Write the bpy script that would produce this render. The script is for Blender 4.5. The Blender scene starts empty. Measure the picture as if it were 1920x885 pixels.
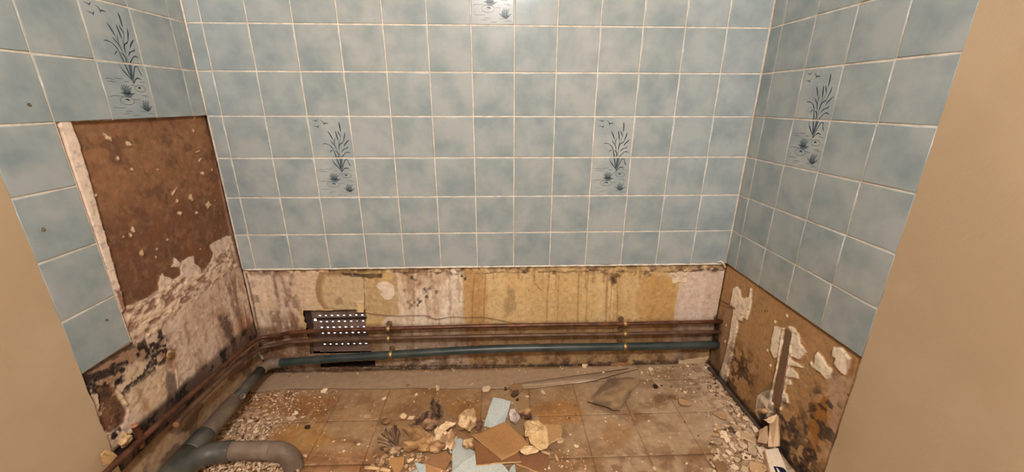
import bpy, bmesh, math, random
import numpy as np
from mathutils import Vector, Matrix

# ---------------------------------------------------------------- camera, world, exposure
scene = bpy.context.scene
COL = scene.collection
CAM = np.array([0.9845, -1.5292, 1.1472])
FPX, YAW, PITCH, ROLL = 746.14, 0.0383, 0.3226, 0.0025
_fw = np.array([math.sin(YAW)*math.cos(PITCH), math.cos(YAW)*math.cos(PITCH), -math.sin(PITCH)])
_rt = np.array([math.cos(YAW), -math.sin(YAW), 0.0]); _up = np.cross(_rt, _fw)
RT = math.cos(ROLL)*_rt + math.sin(ROLL)*_up
UP = -math.sin(ROLL)*_rt + math.cos(ROLL)*_up
FW = _fw
cd = bpy.data.cameras.new('camera'); cam = bpy.data.objects.new('camera', cd); COL.objects.link(cam)
cd.sensor_fit = 'HORIZONTAL'; cd.sensor_width = 36; cd.lens = 36*FPX/1920; cd.clip_start = 0.02
cam.matrix_world = Matrix(((RT[0], UP[0], -FW[0], CAM[0]), (RT[1], UP[1], -FW[1], CAM[1]),
                           (RT[2], UP[2], -FW[2], CAM[2]), (0, 0, 0, 1)))
scene.camera = cam
world = bpy.data.worlds.new('overcast_sky'); scene.world = world; world.use_nodes = True
_bg = world.node_tree.nodes['Background']
_bg.inputs[0].default_value = (0.72, 0.83, 1.0, 1); _bg.inputs[1].default_value = 10.0
scene.view_settings.view_transform = 'Standard'; scene.view_settings.look = 'None'
scene.view_settings.gamma = 1.0; scene.view_settings.use_curve_mapping = False
scene.view_settings.exposure = 0.0
LAMP_POS = (1.05, -2.15, 2.22); LAMP_R = 0.10; LAMP_E = 425.0; LAMP_COL = (1.0, 0.95, 0.92)
try:
    scene.cycles.use_denoising = True
except Exception:
    pass

# ---------------------------------------------------------------- dimensions (metres), floor at z = 0
XL, XR = -0.0517, 1.9531           # tiled faces of the side walls; tiled back face is y = 0
T = 0.15                           # tile pitch
ZB = 0.503                         # bottom of the tiling
ZR0 = 1.40                         # a joint height
REC = 0.008                        # bare plaster lies this far behind the tile faces
YE = -0.6614                       # end of the tiling on the side walls
Y_FRONT, Z_CEIL = -3.0, 2.42

# ---------------------------------------------------------------- photo pixel -> place
def ray(x, y): return FW + RT*(x-960)/FPX - UP*(y-442.5)/FPX
def on_y(x, y, Y=0.0): d = ray(x, y); return CAM + d*((Y-CAM[1])/d[1])
def on_x(x, y, X): d = ray(x, y); return CAM + d*((X-CAM[0])/d[0])
def on_z(x, y, Z=0.0): d = ray(x, y); return CAM + d*((Z-CAM[2])/d[2])
def uvB(x, y): q = on_y(x, y, REC); return (q[0], q[2])
def uvL(x, y): q = on_x(x, y, XL-REC); return (q[1], q[2])
def uvR(x, y): q = on_x(x, y, XR+REC); return (q[1], q[2])
def uvF(x, y): q = on_z(x, y, 0.0); return (q[0], q[1])

def lin(c):
    c = np.asarray(c, float)/255.0
    return np.where(c <= 0.04045, c/12.92, ((c+0.055)/1.055)**2.4)

# ---------------------------------------------------------------- noise
_rng = np.random.default_rng(7)
_TAB = _rng.random((8, 256, 256))
def vnoise(x, y, seed=0):
    t = _TAB[seed % 8]; o = (seed*37) % 256
    xi = np.floor(x).astype(int); yi = np.floor(y).astype(int)
    fx = x-xi; fy = y-yi; fx = fx*fx*(3-2*fx); fy = fy*fy*(3-2*fy)
    a = t[(xi+o) & 255, yi & 255]; b = t[(xi+1+o) & 255, yi & 255]
    c = t[(xi+o) & 255, (yi+1) & 255]; d = t[(xi+1+o) & 255, (yi+1) & 255]
    return (a*(1-fx)+b*fx)*(1-fy)+(c*(1-fx)+d*fx)*fy
def fbm(u, v, sc, seed=0, octv=4):
    r = 0; a = 0.5; tot = 0
    for i in range(octv):
        r = r+a*vnoise(u*sc*(2**i)+i*17.3, v*sc*(2**i)+i*9.1, seed+i); tot += a; a *= 0.5
    return r/tot
def sstep(a, b, x):
    t = np.clip((x-a)/(b-a), 0, 1); return t*t*(3-2*t)

class Canvas:
    """colours and relief of a worn surface, in the surface's own metres (u along, v up)"""
    def __init__(s, u, v, base):
        s.u = u; s.v = v; s.c = np.tile(lin(base), (len(u), 1)); s.h = np.zeros(len(u))
    def mix(s, m, col, idx=None):
        m = np.clip(m, 0, 1)[:, None]; k = lin(col)
        if idx is None: s.c = s.c*(1-m)+k*m
        else: s.c[idx] = s.c[idx]*(1-m)+k*m
    def sd(s, pts, pad):
        """signed distance to a polygon (negative inside), near its box only"""
        P = np.array(pts); lo = P.min(0)-pad; hi = P.max(0)+pad
        idx = np.nonzero((s.u > lo[0]) & (s.u < hi[0]) & (s.v > lo[1]) & (s.v < hi[1]))[0]
        u = s.u[idx]; v = s.v[idx]; d = np.full(len(idx), 1e9); ins = np.zeros(len(idx), bool)
        n = len(P)
        for i in range(n):
            a = P[i]; b = P[(i+1) % n]; e = b-a; L = max(e@e, 1e-12)
            t = np.clip(((u-a[0])*e[0]+(v-a[1])*e[1])/L, 0, 1)
            d = np.minimum(d, (u-a[0]-t*e[0])**2+(v-a[1]-t*e[1])**2)
            cr = (a[1] > v) != (b[1] > v)
            with np.errstate(divide='ignore', invalid='ignore'):
                xx = a[0]+(v-a[1])/(b[1]-a[1]+1e-15)*e[0]
            ins ^= cr & (u < xx)
        d = np.sqrt(d); return idx, np.where(ins, -d, d)
    def poly(s, pts, col, soft=0.004, jag=0.006, ns=60, a=1.0, h=0.0, mott=0.0, seed=1):
        idx, d = s.sd(pts, soft+jag+0.01)
        if not len(idx): return
        u = s.u[idx]; v = s.v[idx]
        d = d+(fbm(u, v, ns, seed)-0.5)*2*jag
        m = sstep(soft, -soft, d)
        am = m*a
        if mott: am = am*(1-mott*fbm(u, v, 45, seed+3))
        s.mix(am, col, idx)
        if h: s.h[idx] += h*m
    def line(s, pts, w, col, a=1.0, jag=0.002, h=0.0, seed=2, soft=0.0015):
        P = np.array(pts); lo = P.min(0)-w-0.01; hi = P.max(0)+w+0.01
        idx = np.nonzero((s.u > lo[0]) & (s.u < hi[0]) & (s.v > lo[1]) & (s.v < hi[1]))[0]
        if not len(idx): return
        u = s.u[idx]; v = s.v[idx]; d = np.full(len(idx), 1e9)
        for i in range(len(P)-1):
            p = P[i]; e = P[i+1]-p; L = max(e@e, 1e-12)
            t = np.clip(((u-p[0])*e[0]+(v-p[1])*e[1])/L, 0, 1)
            d = np.minimum(d, np.hypot(u-p[0]-t*e[0], v-p[1]-t*e[1]))
        d = d-w+(fbm(u, v, 80, seed)-0.5)*2*jag
        m = sstep(soft, -soft, d); s.mix(m*a, col, idx)
        if h: s.h[idx] += h*m
    def box(s, u0, u1, v0, v1, soft=0.02):
        return sstep(u0-soft, u0+soft, s.u)*sstep(u1+soft, u1-soft, s.u)*sstep(v0-soft, v0+soft, s.v)*sstep(v1+soft, v1-soft, s.v)
    def streaks(s, mask, col, dens=90, stretch=6, thr=0.55, soft=0.12, a=0.7, seed=3):
        n = .72*fbm(s.u, s.v/stretch, dens, seed, 3)+.28*fbm(s.u, s.v/2, dens*2.2, seed+2, 3); s.mix(mask*sstep(thr-soft, thr+soft, n)*a, col)
    def spots(s, mask, col, sc=70, thr=0.62, soft=0.06, a=0.9, seed=4):
        n = fbm(s.u, s.v, sc, seed, 3); s.mix(mask*sstep(thr-soft, thr+soft, n)*a, col)
    def cloud(s, col, sc=8, a=0.4, seed=5, mask=1.0):
        s.mix(mask*a*sstep(0.35, 0.65, fbm(s.u, s.v, sc, seed)), col)

# ---------------------------------------------------------------- mesh and object helpers
def link(name, me, mat=None, parent=None):
    o = bpy.data.objects.new(name, me); COL.objects.link(o)
    if mat is not None and me is not None and not me.materials: me.materials.append(mat)
    if parent is not None: o.parent = parent
    return o
def mesh_of(name, V, F, cols=None, smooth=False):
    me = bpy.data.meshes.new(name)
    me.from_pydata([tuple(map(float, v)) for v in V], [], [tuple(map(int, f)) for f in F])
    if smooth: me.polygons.foreach_set('use_smooth', [True]*len(me.polygons))
    if cols is not None: set_cols(me, cols)
    me.update(); return me
def set_cols(me, cols):
    at = me.color_attributes.new('Col', 'FLOAT_COLOR', 'POINT')
    c4 = np.ones((len(cols), 4), np.float32); c4[:, :3] = cols
    at.data.foreach_set('color', c4.ravel())
def grid_mesh(name, P, nu, nv, cols=None, keep=None, flip=False, smooth=True):
    """P: (nu*nv,3) points, index = i*nv + j"""
    i, j = np.meshgrid(np.arange(nu-1), np.arange(nv-1), indexing='ij')
    a = (i*nv+j).ravel(); q = np.stack([a, a+nv, a+nv+1, a+1], 1)
    if flip: q = q[:, ::-1]
    if keep is not None: q = q[keep.ravel()]
    me = bpy.data.meshes.new(name)
    me.vertices.add(len(P)); me.vertices.foreach_set('co', np.ascontiguousarray(P, np.float32).ravel())
    me.loops.add(q.size); me.loops.foreach_set('vertex_index', np.ascontiguousarray(q, np.int32).ravel())
    me.polygons.add(len(q)); me.polygons.foreach_set('loop_start', np.arange(0, q.size, 4, dtype=np.int32))
    me.update(calc_edges=True)
    if smooth: me.polygons.foreach_set('use_smooth', np.ones(len(q), bool))
    if cols is not None: set_cols(me, cols)
    me.update(); return me
def boxes_mesh(name, bl):
    V = []; F = []
    for (x0, x1, y0, y1, z0, z1) in bl:
        b = len(V)
        V += [(x0, y0, z0), (x1, y0, z0), (x1, y1, z0), (x0, y1, z0), (x0, y0, z1), (x1, y0, z1), (x1, y1, z1), (x0, y1, z1)]
        F += [tuple(b+k for k in f) for f in ((0, 3, 2, 1), (4, 5, 6, 7), (0, 1, 5, 4), (1, 2, 6, 5), (2, 3, 7, 6), (3, 0, 4, 7))]
    return mesh_of(name, V, F)
def smooth_path(pts, n=8):
    P = [np.array(p, float) for p in pts]; out = []
    for i in range(len(P)-1):
        p0 = P[max(i-1, 0)]; p1 = P[i]; p2 = P[i+1]; p3 = P[min(i+2, len(P)-1)]
        for k in range(n):
            t = k/n
            out.append(0.5*((2*p1)+(-p0+p2)*t+(2*p0-5*p1+4*p2-p3)*t*t+(-p0+3*p1-3*p2+p3)*t**3))
    out.append(P[-1]); return out
def tube_mesh(name, path, rad, seg=16, cap=True, hollow=0.0):
    """path: points; rad: number or list; hollow > 0 gives a wall and an open end"""
    P = [np.array(p, float) for p in path]; n = len(P)
    R = [rad]*n if np.isscalar(rad) else list(rad)
    V = []; F = []; up = None
    for i in range(n):
        t = P[min(i+1, n-1)]-P[max(i-1, 0)]; t = t/np.linalg.norm(t)
        if up is None:
            up = np.array([0, 0, 1.0]) if abs(t[2]) < 0.9 else np.array([1.0, 0, 0])
        s = np.cross(t, up); s /= np.linalg.norm(s); up = np.cross(s, t)
        for k in range(seg):
            a = 2*math.pi*k/seg; V.append(P[i]+R[i]*(math.cos(a)*s+math.sin(a)*up))
    for i in range(n-1):
        for k in range(seg):
            F.append((i*seg+k, i*seg+(k+1) % seg, (i+1)*seg+(k+1) % seg, (i+1)*seg+k))
    if hollow:
        b = len(V)
        t = P[-1]-P[-2]; t /= np.linalg.norm(t)
        for ring, c in ((0, P[-1]), (1, P[-1]-t*hollow*3)):
            for k in range(seg):
                V.append(c+(V[(n-1)*seg+k]-P[-1])*(1-hollow/R[-1]))
        for k in range(seg):
            k2 = (k+1) % seg
            F.append(((n-1)*seg+k, (n-1)*seg+k2, b+k2, b+k)); F.append((b+k, b+k2, b+seg+k2, b+seg+k))
        F.append(tuple(range(b+seg, b+2*seg))); F.append(tuple(reversed(range(seg))))
    elif cap:
        F.append(tuple(reversed(range(seg)))); F.append(tuple(range((n-1)*seg, n*seg)))
    me = mesh_of(name, V, F)
    me.polygons.foreach_set('use_smooth', [len(p.vertices) == 4 for p in me.polygons])
    return me
def tag(o, label=None, cat=None, group=None, kind=None):
    if label: o['label'] = label
    if cat: o['category'] = cat
    if group: o['group'] = group
    if kind: o['kind'] = kind
    return o
def empty(name, loc, label, cat, group=None):
    o = bpy.data.objects.new(name, None); COL.objects.link(o); o.location = loc; o.empty_display_size = 0.05
    return tag(o, label, cat, group)
def child(name, me, mat, root):
    """me is in world coordinates; root is an unrotated Empty"""
    l = root.location
    me.transform(Matrix.Translation((-l[0], -l[1], -l[2])))
    return link(name, me, mat, root)
def centred(name, me, mat):
    """world-space mesh -> object whose origin sits at its base centre"""
    n = len(me.vertices); co = np.empty(n*3, np.float32); me.vertices.foreach_get('co', co); co = co.reshape(-1, 3)
    c = (co.min(0)+co.max(0))/2; c[2] = co[:, 2].min()
    me.transform(Matrix.Translation(tuple(-c.astype(float))))
    o = link(name, me, mat); o.location = tuple(c.astype(float)); return o

# ---------------------------------------------------------------- materials
def nodes(name):
    m = bpy.data.materials.new(name); m.use_nodes = True
    nt = m.node_tree; b = nt.nodes['Principled BSDF']; return m, nt, b
def noise_node(nt, scale, detail=4, vec=None, rough=0.55):
    n = nt.nodes.new('ShaderNodeTexNoise'); n.inputs['Scale'].default_value = scale
    n.inputs['Detail'].default_value = detail; n.inputs['Roughness'].default_value = rough
    if vec is not None: nt.links.new(vec, n.inputs['Vector'])
    return n
def add_bump(nt, b, h, strength, dist):
    bp = nt.nodes.new('ShaderNodeBump'); bp.inputs['Strength'].default_value = strength
    bp.inputs['Distance'].default_value = dist
    nt.links.new(h, bp.inputs['Height']); nt.links.new(bp.outputs[0], b.inputs['Normal'])
def modulate(nt, col, fac, lo, hi):
    mr = nt.nodes.new('ShaderNodeMapRange'); mr.inputs['From Min'].default_value = 0.3; mr.inputs['From Max'].default_value = 0.7
    mr.inputs['To Min'].default_value = lo; mr.inputs['To Max'].default_value = hi; nt.links.new(fac, mr.inputs['Value'])
    mx = nt.nodes.new('ShaderNodeVectorMath'); mx.operation = 'SCALE'
    nt.links.new(col, mx.inputs[0]); nt.links.new(mr.outputs[0], mx.inputs['Scale']); return mx.outputs[0]
def mat_attr(name, rough=0.85, scale=60, lo=0.85, hi=1.12, bump=0.4, dist=0.002, spec=0.3, gain=(1.15, 1.42, 1.73)):
    m, nt, b = nodes(name)
    a = nt.nodes.new('ShaderNodeAttribute'); a.attribute_name = 'Col'
    tc = nt.nodes.new('ShaderNodeTexCoord')
    n = noise_node(nt, scale, 6, tc.outputs['Object'])
    g = nt.nodes.new('ShaderNodeVectorMath'); g.operation = 'MULTIPLY'; g.inputs[1].default_value = gain
    nt.links.new(a.outputs['Color'], g.inputs[0])
    nt.links.new(modulate(nt, g.outputs[0], n.outputs['Fac'], lo, hi), b.inputs['Base Color'])
    b.inputs['Roughness'].default_value = rough; b.inputs['Specular IOR Level'].default_value = spec
    n2 = noise_node(nt, scale*4, 4, tc.outputs['Object'])
    add_bump(nt, b, n2.outputs['Fac'], bump, dist); return m
def mat_noise(name, c1, c2, rough=0.6, scale=20, bump=0.2, dist=0.001, metal=0.0, spec=0.4, lo=0.4, hi=0.6, bscale=None, rnd=False):
    m, nt, b = nodes(name)
    tc = nt.nodes.new('ShaderNodeTexCoord'); vec = tc.outputs['Object']
    if rnd:
        oi = nt.nodes.new('ShaderNodeObjectInfo'); mu = nt.nodes.new('ShaderNodeMath'); mu.operation = 'MULTIPLY'
        mu.inputs[1].default_value = 57.0; nt.links.new(oi.outputs['Random'], mu.inputs[0])
        ad = nt.nodes.new('ShaderNodeVectorMath'); nt.links.new(vec, ad.inputs[0]); nt.links.new(mu.outputs[0], ad.inputs[1]); vec = ad.outputs[0]
    n = noise_node(nt, scale, 5, vec)
    r = nt.nodes.new('ShaderNodeValToRGB')
    r.color_ramp.elements[0].position = lo; r.color_ramp.elements[1].position = hi
    r.color_ramp.elements[0].color = (*lin(c1), 1); r.color_ramp.elements[1].color = (*lin(c2), 1)
    nt.links.new(n.outputs['Fac'], r.inputs[0]); nt.links.new(r.outputs[0], b.inputs['Base Color'])
    b.inputs['Roughness'].default_value = rough; b.inputs['Metallic'].default_value = metal
    b.inputs['Specular IOR Level'].default_value = spec
    if bump:
        n2 = noise_node(nt, bscale or scale*6, 4, vec); add_bump(nt, b, n2.outputs['Fac'], bump, dist)
    return m

M = {}
M['tile'] = mat_noise('pale_blue_glaze', (136, 150, 152), (163, 170, 169), rough=0.20, scale=10, bump=0.05, dist=0.002, spec=0.5, lo=0.34, hi=0.62, bscale=9, rnd=True)
M['decor'] = mat_noise('pale_decor_glaze', (149, 160, 163), (168, 175, 173), rough=0.22, scale=11, bump=0.05, dist=0.002, spec=0.5, bscale=9, rnd=True)
M['grout'] = mat_noise('cream_grout', (197, 187, 171), (222, 213, 198), rough=0.8, scale=30, bump=0.3)
M['bead'] = mat_noise('white_sealant', (205, 196, 182), (232, 224, 208), rough=0.4, scale=40, bump=0.1)
M['paint'] = mat_noise('beige_wall_paint', (180, 157, 126), (188, 166, 136), rough=0.7, scale=3, bump=0.25, dist=0.0015, spec=0.25, bscale=120)
M['ceil'] = mat_noise('white_ceiling_paint', (150, 145, 138), (160, 155, 148), rough=0.8, scale=3, bump=0.1)
M['plaster'] = mat_attr('stained_bare_plaster', 0.85, 55)
M['vinyl'] = mat_attr('dirty_floor_vinyl', 0.5, 50, 0.84, 1.12, 0.3, 0.001, 0.35)
M['ink'] = mat_attr('blue_grey_print', 0.3, 30, 0.97, 1.03, 0.0, gain=(1, 1, 1))
M['rubble'] = mat_attr('plaster_rubble', 0.9, 150, 0.85, 1.1, 0.5, 0.001, 0.2, gain=(1.18, 1.34, 1.46))
M['brick'] = mat_noise('rough_masonry', (70, 50, 36), (120, 86, 60), rough=0.9, scale=25, bump=0.6, dist=0.004)
M['dark'] = mat_noise('dark_recess', (34, 26, 22), (76, 56, 42), rough=0.9, scale=18, bump=0.5, dist=0.004)
M['subfloor'] = mat_noise('dusty_subfloor', (60, 42, 28), (120, 84, 54), rough=0.9, scale=14, bump=0.4)
M['copper'] = mat_noise('tarnished_copper', (76, 47, 33), (112, 71, 49), rough=0.42, scale=22, bump=0.2, dist=0.0006, metal=0.35, spec=0.5)
M['copper2'] = mat_noise('dusty_copper', (82, 60, 47), (112, 82, 62), rough=0.5, scale=22, bump=0.2, dist=0.0006, metal=0.25, spec=0.5)
M['pvc_green'] = mat_noise('green_grey_pvc', (40, 52, 52), (66, 74, 70), rough=0.38, scale=10, bump=0.15, dist=0.0006, spec=0.5)
M['pvc_grey'] = mat_noise('dusty_grey_pvc', (98, 84, 72), (130, 113, 97), rough=0.55, scale=12, bump=0.2, dist=0.0008, spec=0.4)
M['pvc_teal'] = mat_noise('teal_grey_pvc', (44, 51, 49), (86, 82, 73), rough=0.45, scale=9, bump=0.2, dist=0.0008, spec=0.45)
M['brass'] = mat_noise('aged_brass', (130, 100, 58), (190, 158, 104), rough=0.4, scale=40, bump=0.1, metal=0.6)
M['clip'] = mat_noise('dull_clip_metal', (92, 70, 50), (140, 110, 80), rough=0.5, scale=40, bump=0.2, metal=0.4)
M['grille'] = mat_noise('brown_grey_grille', (96, 80, 72), (128, 104, 92), rough=0.6, scale=20, bump=0.2)
M['wire'] = mat_noise('brown_wire', (84, 56, 36), (110, 74, 48), rough=0.6, scale=30, bump=0)
M['brass_plug'] = mat_noise('yellowed_plug', (92, 82, 60), (150, 136, 104), rough=0.6, scale=60, bump=0)
M['black'] = mat_noise('black_rubber', (22, 19, 18), (44, 38, 34), rough=0.5, scale=30, bump=0.1)
M['darkrail'] = mat_noise('dark_grey_rail', (66, 54, 46), (92, 76, 64), rough=0.5, scale=30, bump=0.2)

# ================================================================= THE SETTING
HOLE = [(0.150, 0.419, 0.090, 0.309), (0.185, 0.432, 0.016, 0.052)]   # vent opening and the slot under it (x0,x1,z0,z1)
wall_back = link('wall_back', boxes_mesh('wall_back', [
    (XL-0.12, HOLE[0][0], 0.012, 0.036, -0.02, ZB+0.02), (HOLE[0][1]+0.013, XR+0.12, 0.012, 0.036, -0.02, ZB+0.02),
    (HOLE[0][0], HOLE[0][1]+0.013, 0.012, 0.036, HOLE[0][3], ZB+0.02), (HOLE[0][0], HOLE[0][1]+0.013, 0.012, 0.036, 0.052, HOLE[0][2]),
    (HOLE[0][1], HOLE[0][1]+0.013, 0.012, 0.036, HOLE[0][2], HOLE[0][3]),
    (HOLE[0][0], 0.185, 0.012, 0.036, -0.02, 0.052), (HOLE[0][0], HOLE[0][1]+0.013, 0.012, 0.036, -0.02, 0.012),
    (HOLE[0][0], HOLE[0][1]+0.013, 0.06, 0.08, 0.006, 0.060),
    (XL-0.12, XR+0.12, 0.012, 0.036, ZB+0.02, Z_CEIL)]), M['brick'])
tag(wall_back, kind='structure')
wall_left = tag(link('wall_left', boxes_mesh('wall_left', [(XL-0.12, XL-0.014, Y_FRONT, 0.012, -0.02, Z_CEIL)]), M['brick']), kind='structure')
wall_right = tag(link('wall_right', boxes_mesh('wall_right', [(XR+0.014, XR+0.12, Y_FRONT, 0.012, -0.02, Z_CEIL)]), M['brick']), kind='structure')
wall_front = tag(link('wall_front', boxes_mesh('wall_front', [(XL-0.12, XR+0.12, Y_FRONT-0.1, Y_FRONT, -0.02, Z_CEIL)]), M['ceil']), kind='structure')
ceiling = tag(link('ceiling', boxes_mesh('ceiling', [(XL-0.12, XR+0.12, Y_FRONT-0.1, 0.10, Z_CEIL, Z_CEIL+0.1)]), M['ceil']), kind='structure')
floor = tag(link('floor', boxes_mesh('floor', [(XL-0.12, XR+0.12, Y_FRONT-0.1, 0.10, -0.12, -0.0045)]), M['subfloor']), kind='structure')

# painted beige walls beyond the tiling, with a slightly uneven edge
def painted(name, X, s, parent):
    V = []; F = []; rnd = random.Random(3+s)
    zs = np.linspace(-0.004, Z_CEIL, 70)
    for i, z in enumerate(zs):
        e = YE+0.0015+rnd.uniform(-0.0014, 0.0014)+(-0.004*rnd.random() if z < 0.5 else 0)
        V += [(X, e, z), (X, Y_FRONT, z), (X-s*0.014, e, z)]
    for i in range(len(zs)-1):
        a = i*3; b = a+3
        q = [(a, a+1, b+1, b), (a+2, a, b, b+2)]
        F += q if s > 0 else [tuple(reversed(x)) for x in q]
    return link(name, mesh_of(name, V, F), M['paint'], parent)
painted('painted_plaster', XL-0.0005, 1, wall_left)
painted('painted_plaster', XR+0.0005, -1, wall_right)
for X, s, p in ((XL, 1, wall_left), (XR, -1, wall_right)):        # painted strip above the tiling
    a, b = sorted((X-s*0.006, X-s*0.014)); link('painted_plaster', boxes_mesh('painted_plaster', [(a, b, YE, 0.0, 2.0, Z_CEIL)]), M['paint'], p)
link('painted_plaster', boxes_mesh('painted_plaster', [(XL, XR, 0.006, 0.012, 2.0, Z_CEIL)]), M['paint'], wall_back)

# ---------------------------------------------------------------- wall tiles
def tile_mesh(w, h):
    hw = (w-0.0036)/2; hh = (h-0.0046)/2
    prof = [(0.0, 0.0), (0.0, -0.0052), (0.0006, -0.0064), (0.0020, -0.0070)]   # (inset, y) from the back to the face
    V = []; F = []
    for (i, y) in prof:
        V += [(-hw+i, y, -hh+i), (hw-i, y, -hh+i), (hw-i, y, hh-i), (-hw+i, y, hh-i)]
    for r in range(3):
        for k in range(4):
            F.append((r*4+k, r*4+(k+1) % 4, r*4+4+(k+1) % 4, r*4+4+k))
    F.append((12, 13, 14, 15))
    me = mesh_of('tile', V, F); me.polygons.foreach_set('use_smooth', [True]*12+[False]); return me
_tm = {}
def get_tile(w, h, mat):
    k = (round(w, 4), round(h, 4), mat)
    if k not in _tm:
        _tm[k] = tile_mesh(w, h); _tm[k].materials.append(M[mat])
    return _tm[k]
rt = random.Random(11)
def put_tile(parent, side, a0, a1, z0, z1, mat='tile'):
    """a0..a1 along the wall (x for the back wall, y for the side walls)"""
    o = bpy.data.objects.new('tile', get_tile(abs(a1-a0), z1-z0, mat)); COL.objects.link(o); o.parent = parent
    c = (a0+a1)/2; z = (z0+z1)/2; j = 0.007+rt.uniform(-0.0005, 0.0003)
    if side == 'B': o.location = (c, j, z); rz = 0
    elif side == 'L': o.location = (XL-j, c, z); rz = math.pi/2
    else: o.location = (XR+j, c, z); rz = -math.pi/2
    o.rotation_euler = (rt.uniform(-.0025, .0025), rt.uniform(-.002, .002), rz+rt.uniform(-.0025, .0025))
    return o
ZJ = [ZR0-T*r for r in range(7)]; ZJ[6] = ZB                     # joints R0..R6
rows = [(ZR0+T*(k+1), ZR0+T*k) for k in range(3, -1, -1)]+[(ZJ[r], ZJ[r+1]) for r in range(6)]
rowid = list(range(-4, 6))                                        # row r spans joint r..r+1
decor_tiles = []
colsB = [(XL+0.002, 0.0)]+[(T*i, T*(i+1)) for i in range(12)]+[(1.8, XR-0.002)]
for (zt, zb), r in zip(rows, rowid):
    for ci, (a, b) in enumerate(colsB):
        k = ci-1                                                  # column k spans joint k..k+1
        d = {(2, 2): 'up', (2, 3): 'lo', (9, 2): 'up', (9, 3): 'lo', (6, -2): 'up', (6, -1): 'lo'}.get((k, r))
        o = put_tile(wall_back, 'B', a, b, zb, zt, 'decor' if d else 'tile')
        if d: decor_tiles.append((o, d)); o['label'] = 'pale tile printed with '+('reeds and birds' if d == 'up' else 'water lilies')
yl = [0.0]+[-(0.0683+T*i) for i in range(4)]+[YE]
yr = [0.0]+[-(0.0638+T*i) for i in range(4)]+[YE]
for (zt, zb), r in zip(rows, rowid):
    for c in range(5):
        d = {(2, 0): 'up', (2, 1): 'lo'}.get((c, r))
        if not (r >= 2 and c < 4):
            o = put_tile(wall_left, 'L', yl[c+1], yl[c]-(0.002 if c == 0 else 0), zb, zt, 'decor' if d else 'tile')
            if d: decor_tiles.append((o, d))
        d = {(2, 1): 'up', (2, 2): 'lo'}.get((c, r))
        o = put_tile(wall_right, 'R', yr[c+1], yr[c]-(0.002 if c == 0 else 0), zb, zt, 'decor' if d else 'tile')
        if d: decor_tiles.append((o, d))
# joint filler behind the tiles
link('grout_bed', boxes_mesh('grout_bed', [(XL, XR, 0.0016, 0.012, ZB+0.002, 2.0)]), M['grout'], wall_back)
link('grout_bed', boxes_mesh('grout_bed', [(XL-0.014, XL-0.0016, YE+0.002, 0.0, 1.102, 2.0), (XL-0.014, XL-0.0016, YE+0.002, -0.5165, ZB+0.002, 1.102)]), M['grout'], wall_left)
link('grout_bed', boxes_mesh('grout_bed', [(XR+0.0016, XR+0.014, YE+0.002, 0.0, ZB+0.002, 2.0)]), M['grout'], wall_right)
# pale sealant: left corner line and the bottom edge of the back tiling
link('corner_bead', tube_mesh('corner_bead', [(XL+0.0015, -0.0015, z) for z in np.linspace(1.10, 2.0, 12)], 0.0028, 8), M['bead'], wall_left)
link('corner_bead', tube_mesh('corner_bead', [(XL+0.0008, -0.0008, z) for z in np.linspace(ZB, 1.10, 12)], 0.0014, 8), M['grout'], wall_left)
link('corner_bead', tube_mesh('corner_bead', [(XR-0.0005, -0.0005, z) for z in np.linspace(ZB, 2.0, 12)], 0.0014, 8), M['grout'], wall_right)
rb = random.Random(5); xs = np.linspace(XL+0.004, XR-0.01, 90)
link('bottom_bead', tube_mesh('bottom_bead', [(x, 0.0004, ZB-0.001+rb.uniform(-.0008, .0008)) for x in xs], [0.0044*rb.choice((1, 1, 1, .9, .6)) for _ in xs], 6), M['bead'], wall_back)
link('sealant_curl', tube_mesh('sealant_curl', smooth_path([on_y(1346, 492, -.006), on_y(1352, 490, -.016), on_y(1357, 495, -.018), on_y(1360, 501, -.008)]), 0.0035, 8), M['bead'], wall_back)

for q, r_ in (((53, 196), .0035), ((79, 430), .0045), ((199, 600), .0032)):
    w_ = on_x(q[0], q[1], XL)
    o = link('wall_plug', tube_mesh('wall_plug', [w_-np.array([.004, 0, 0]), w_+np.array([.0022, 0, 0])], r_, 10, hollow=r_*.4), M['brass_plug'], wall_left)

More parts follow.
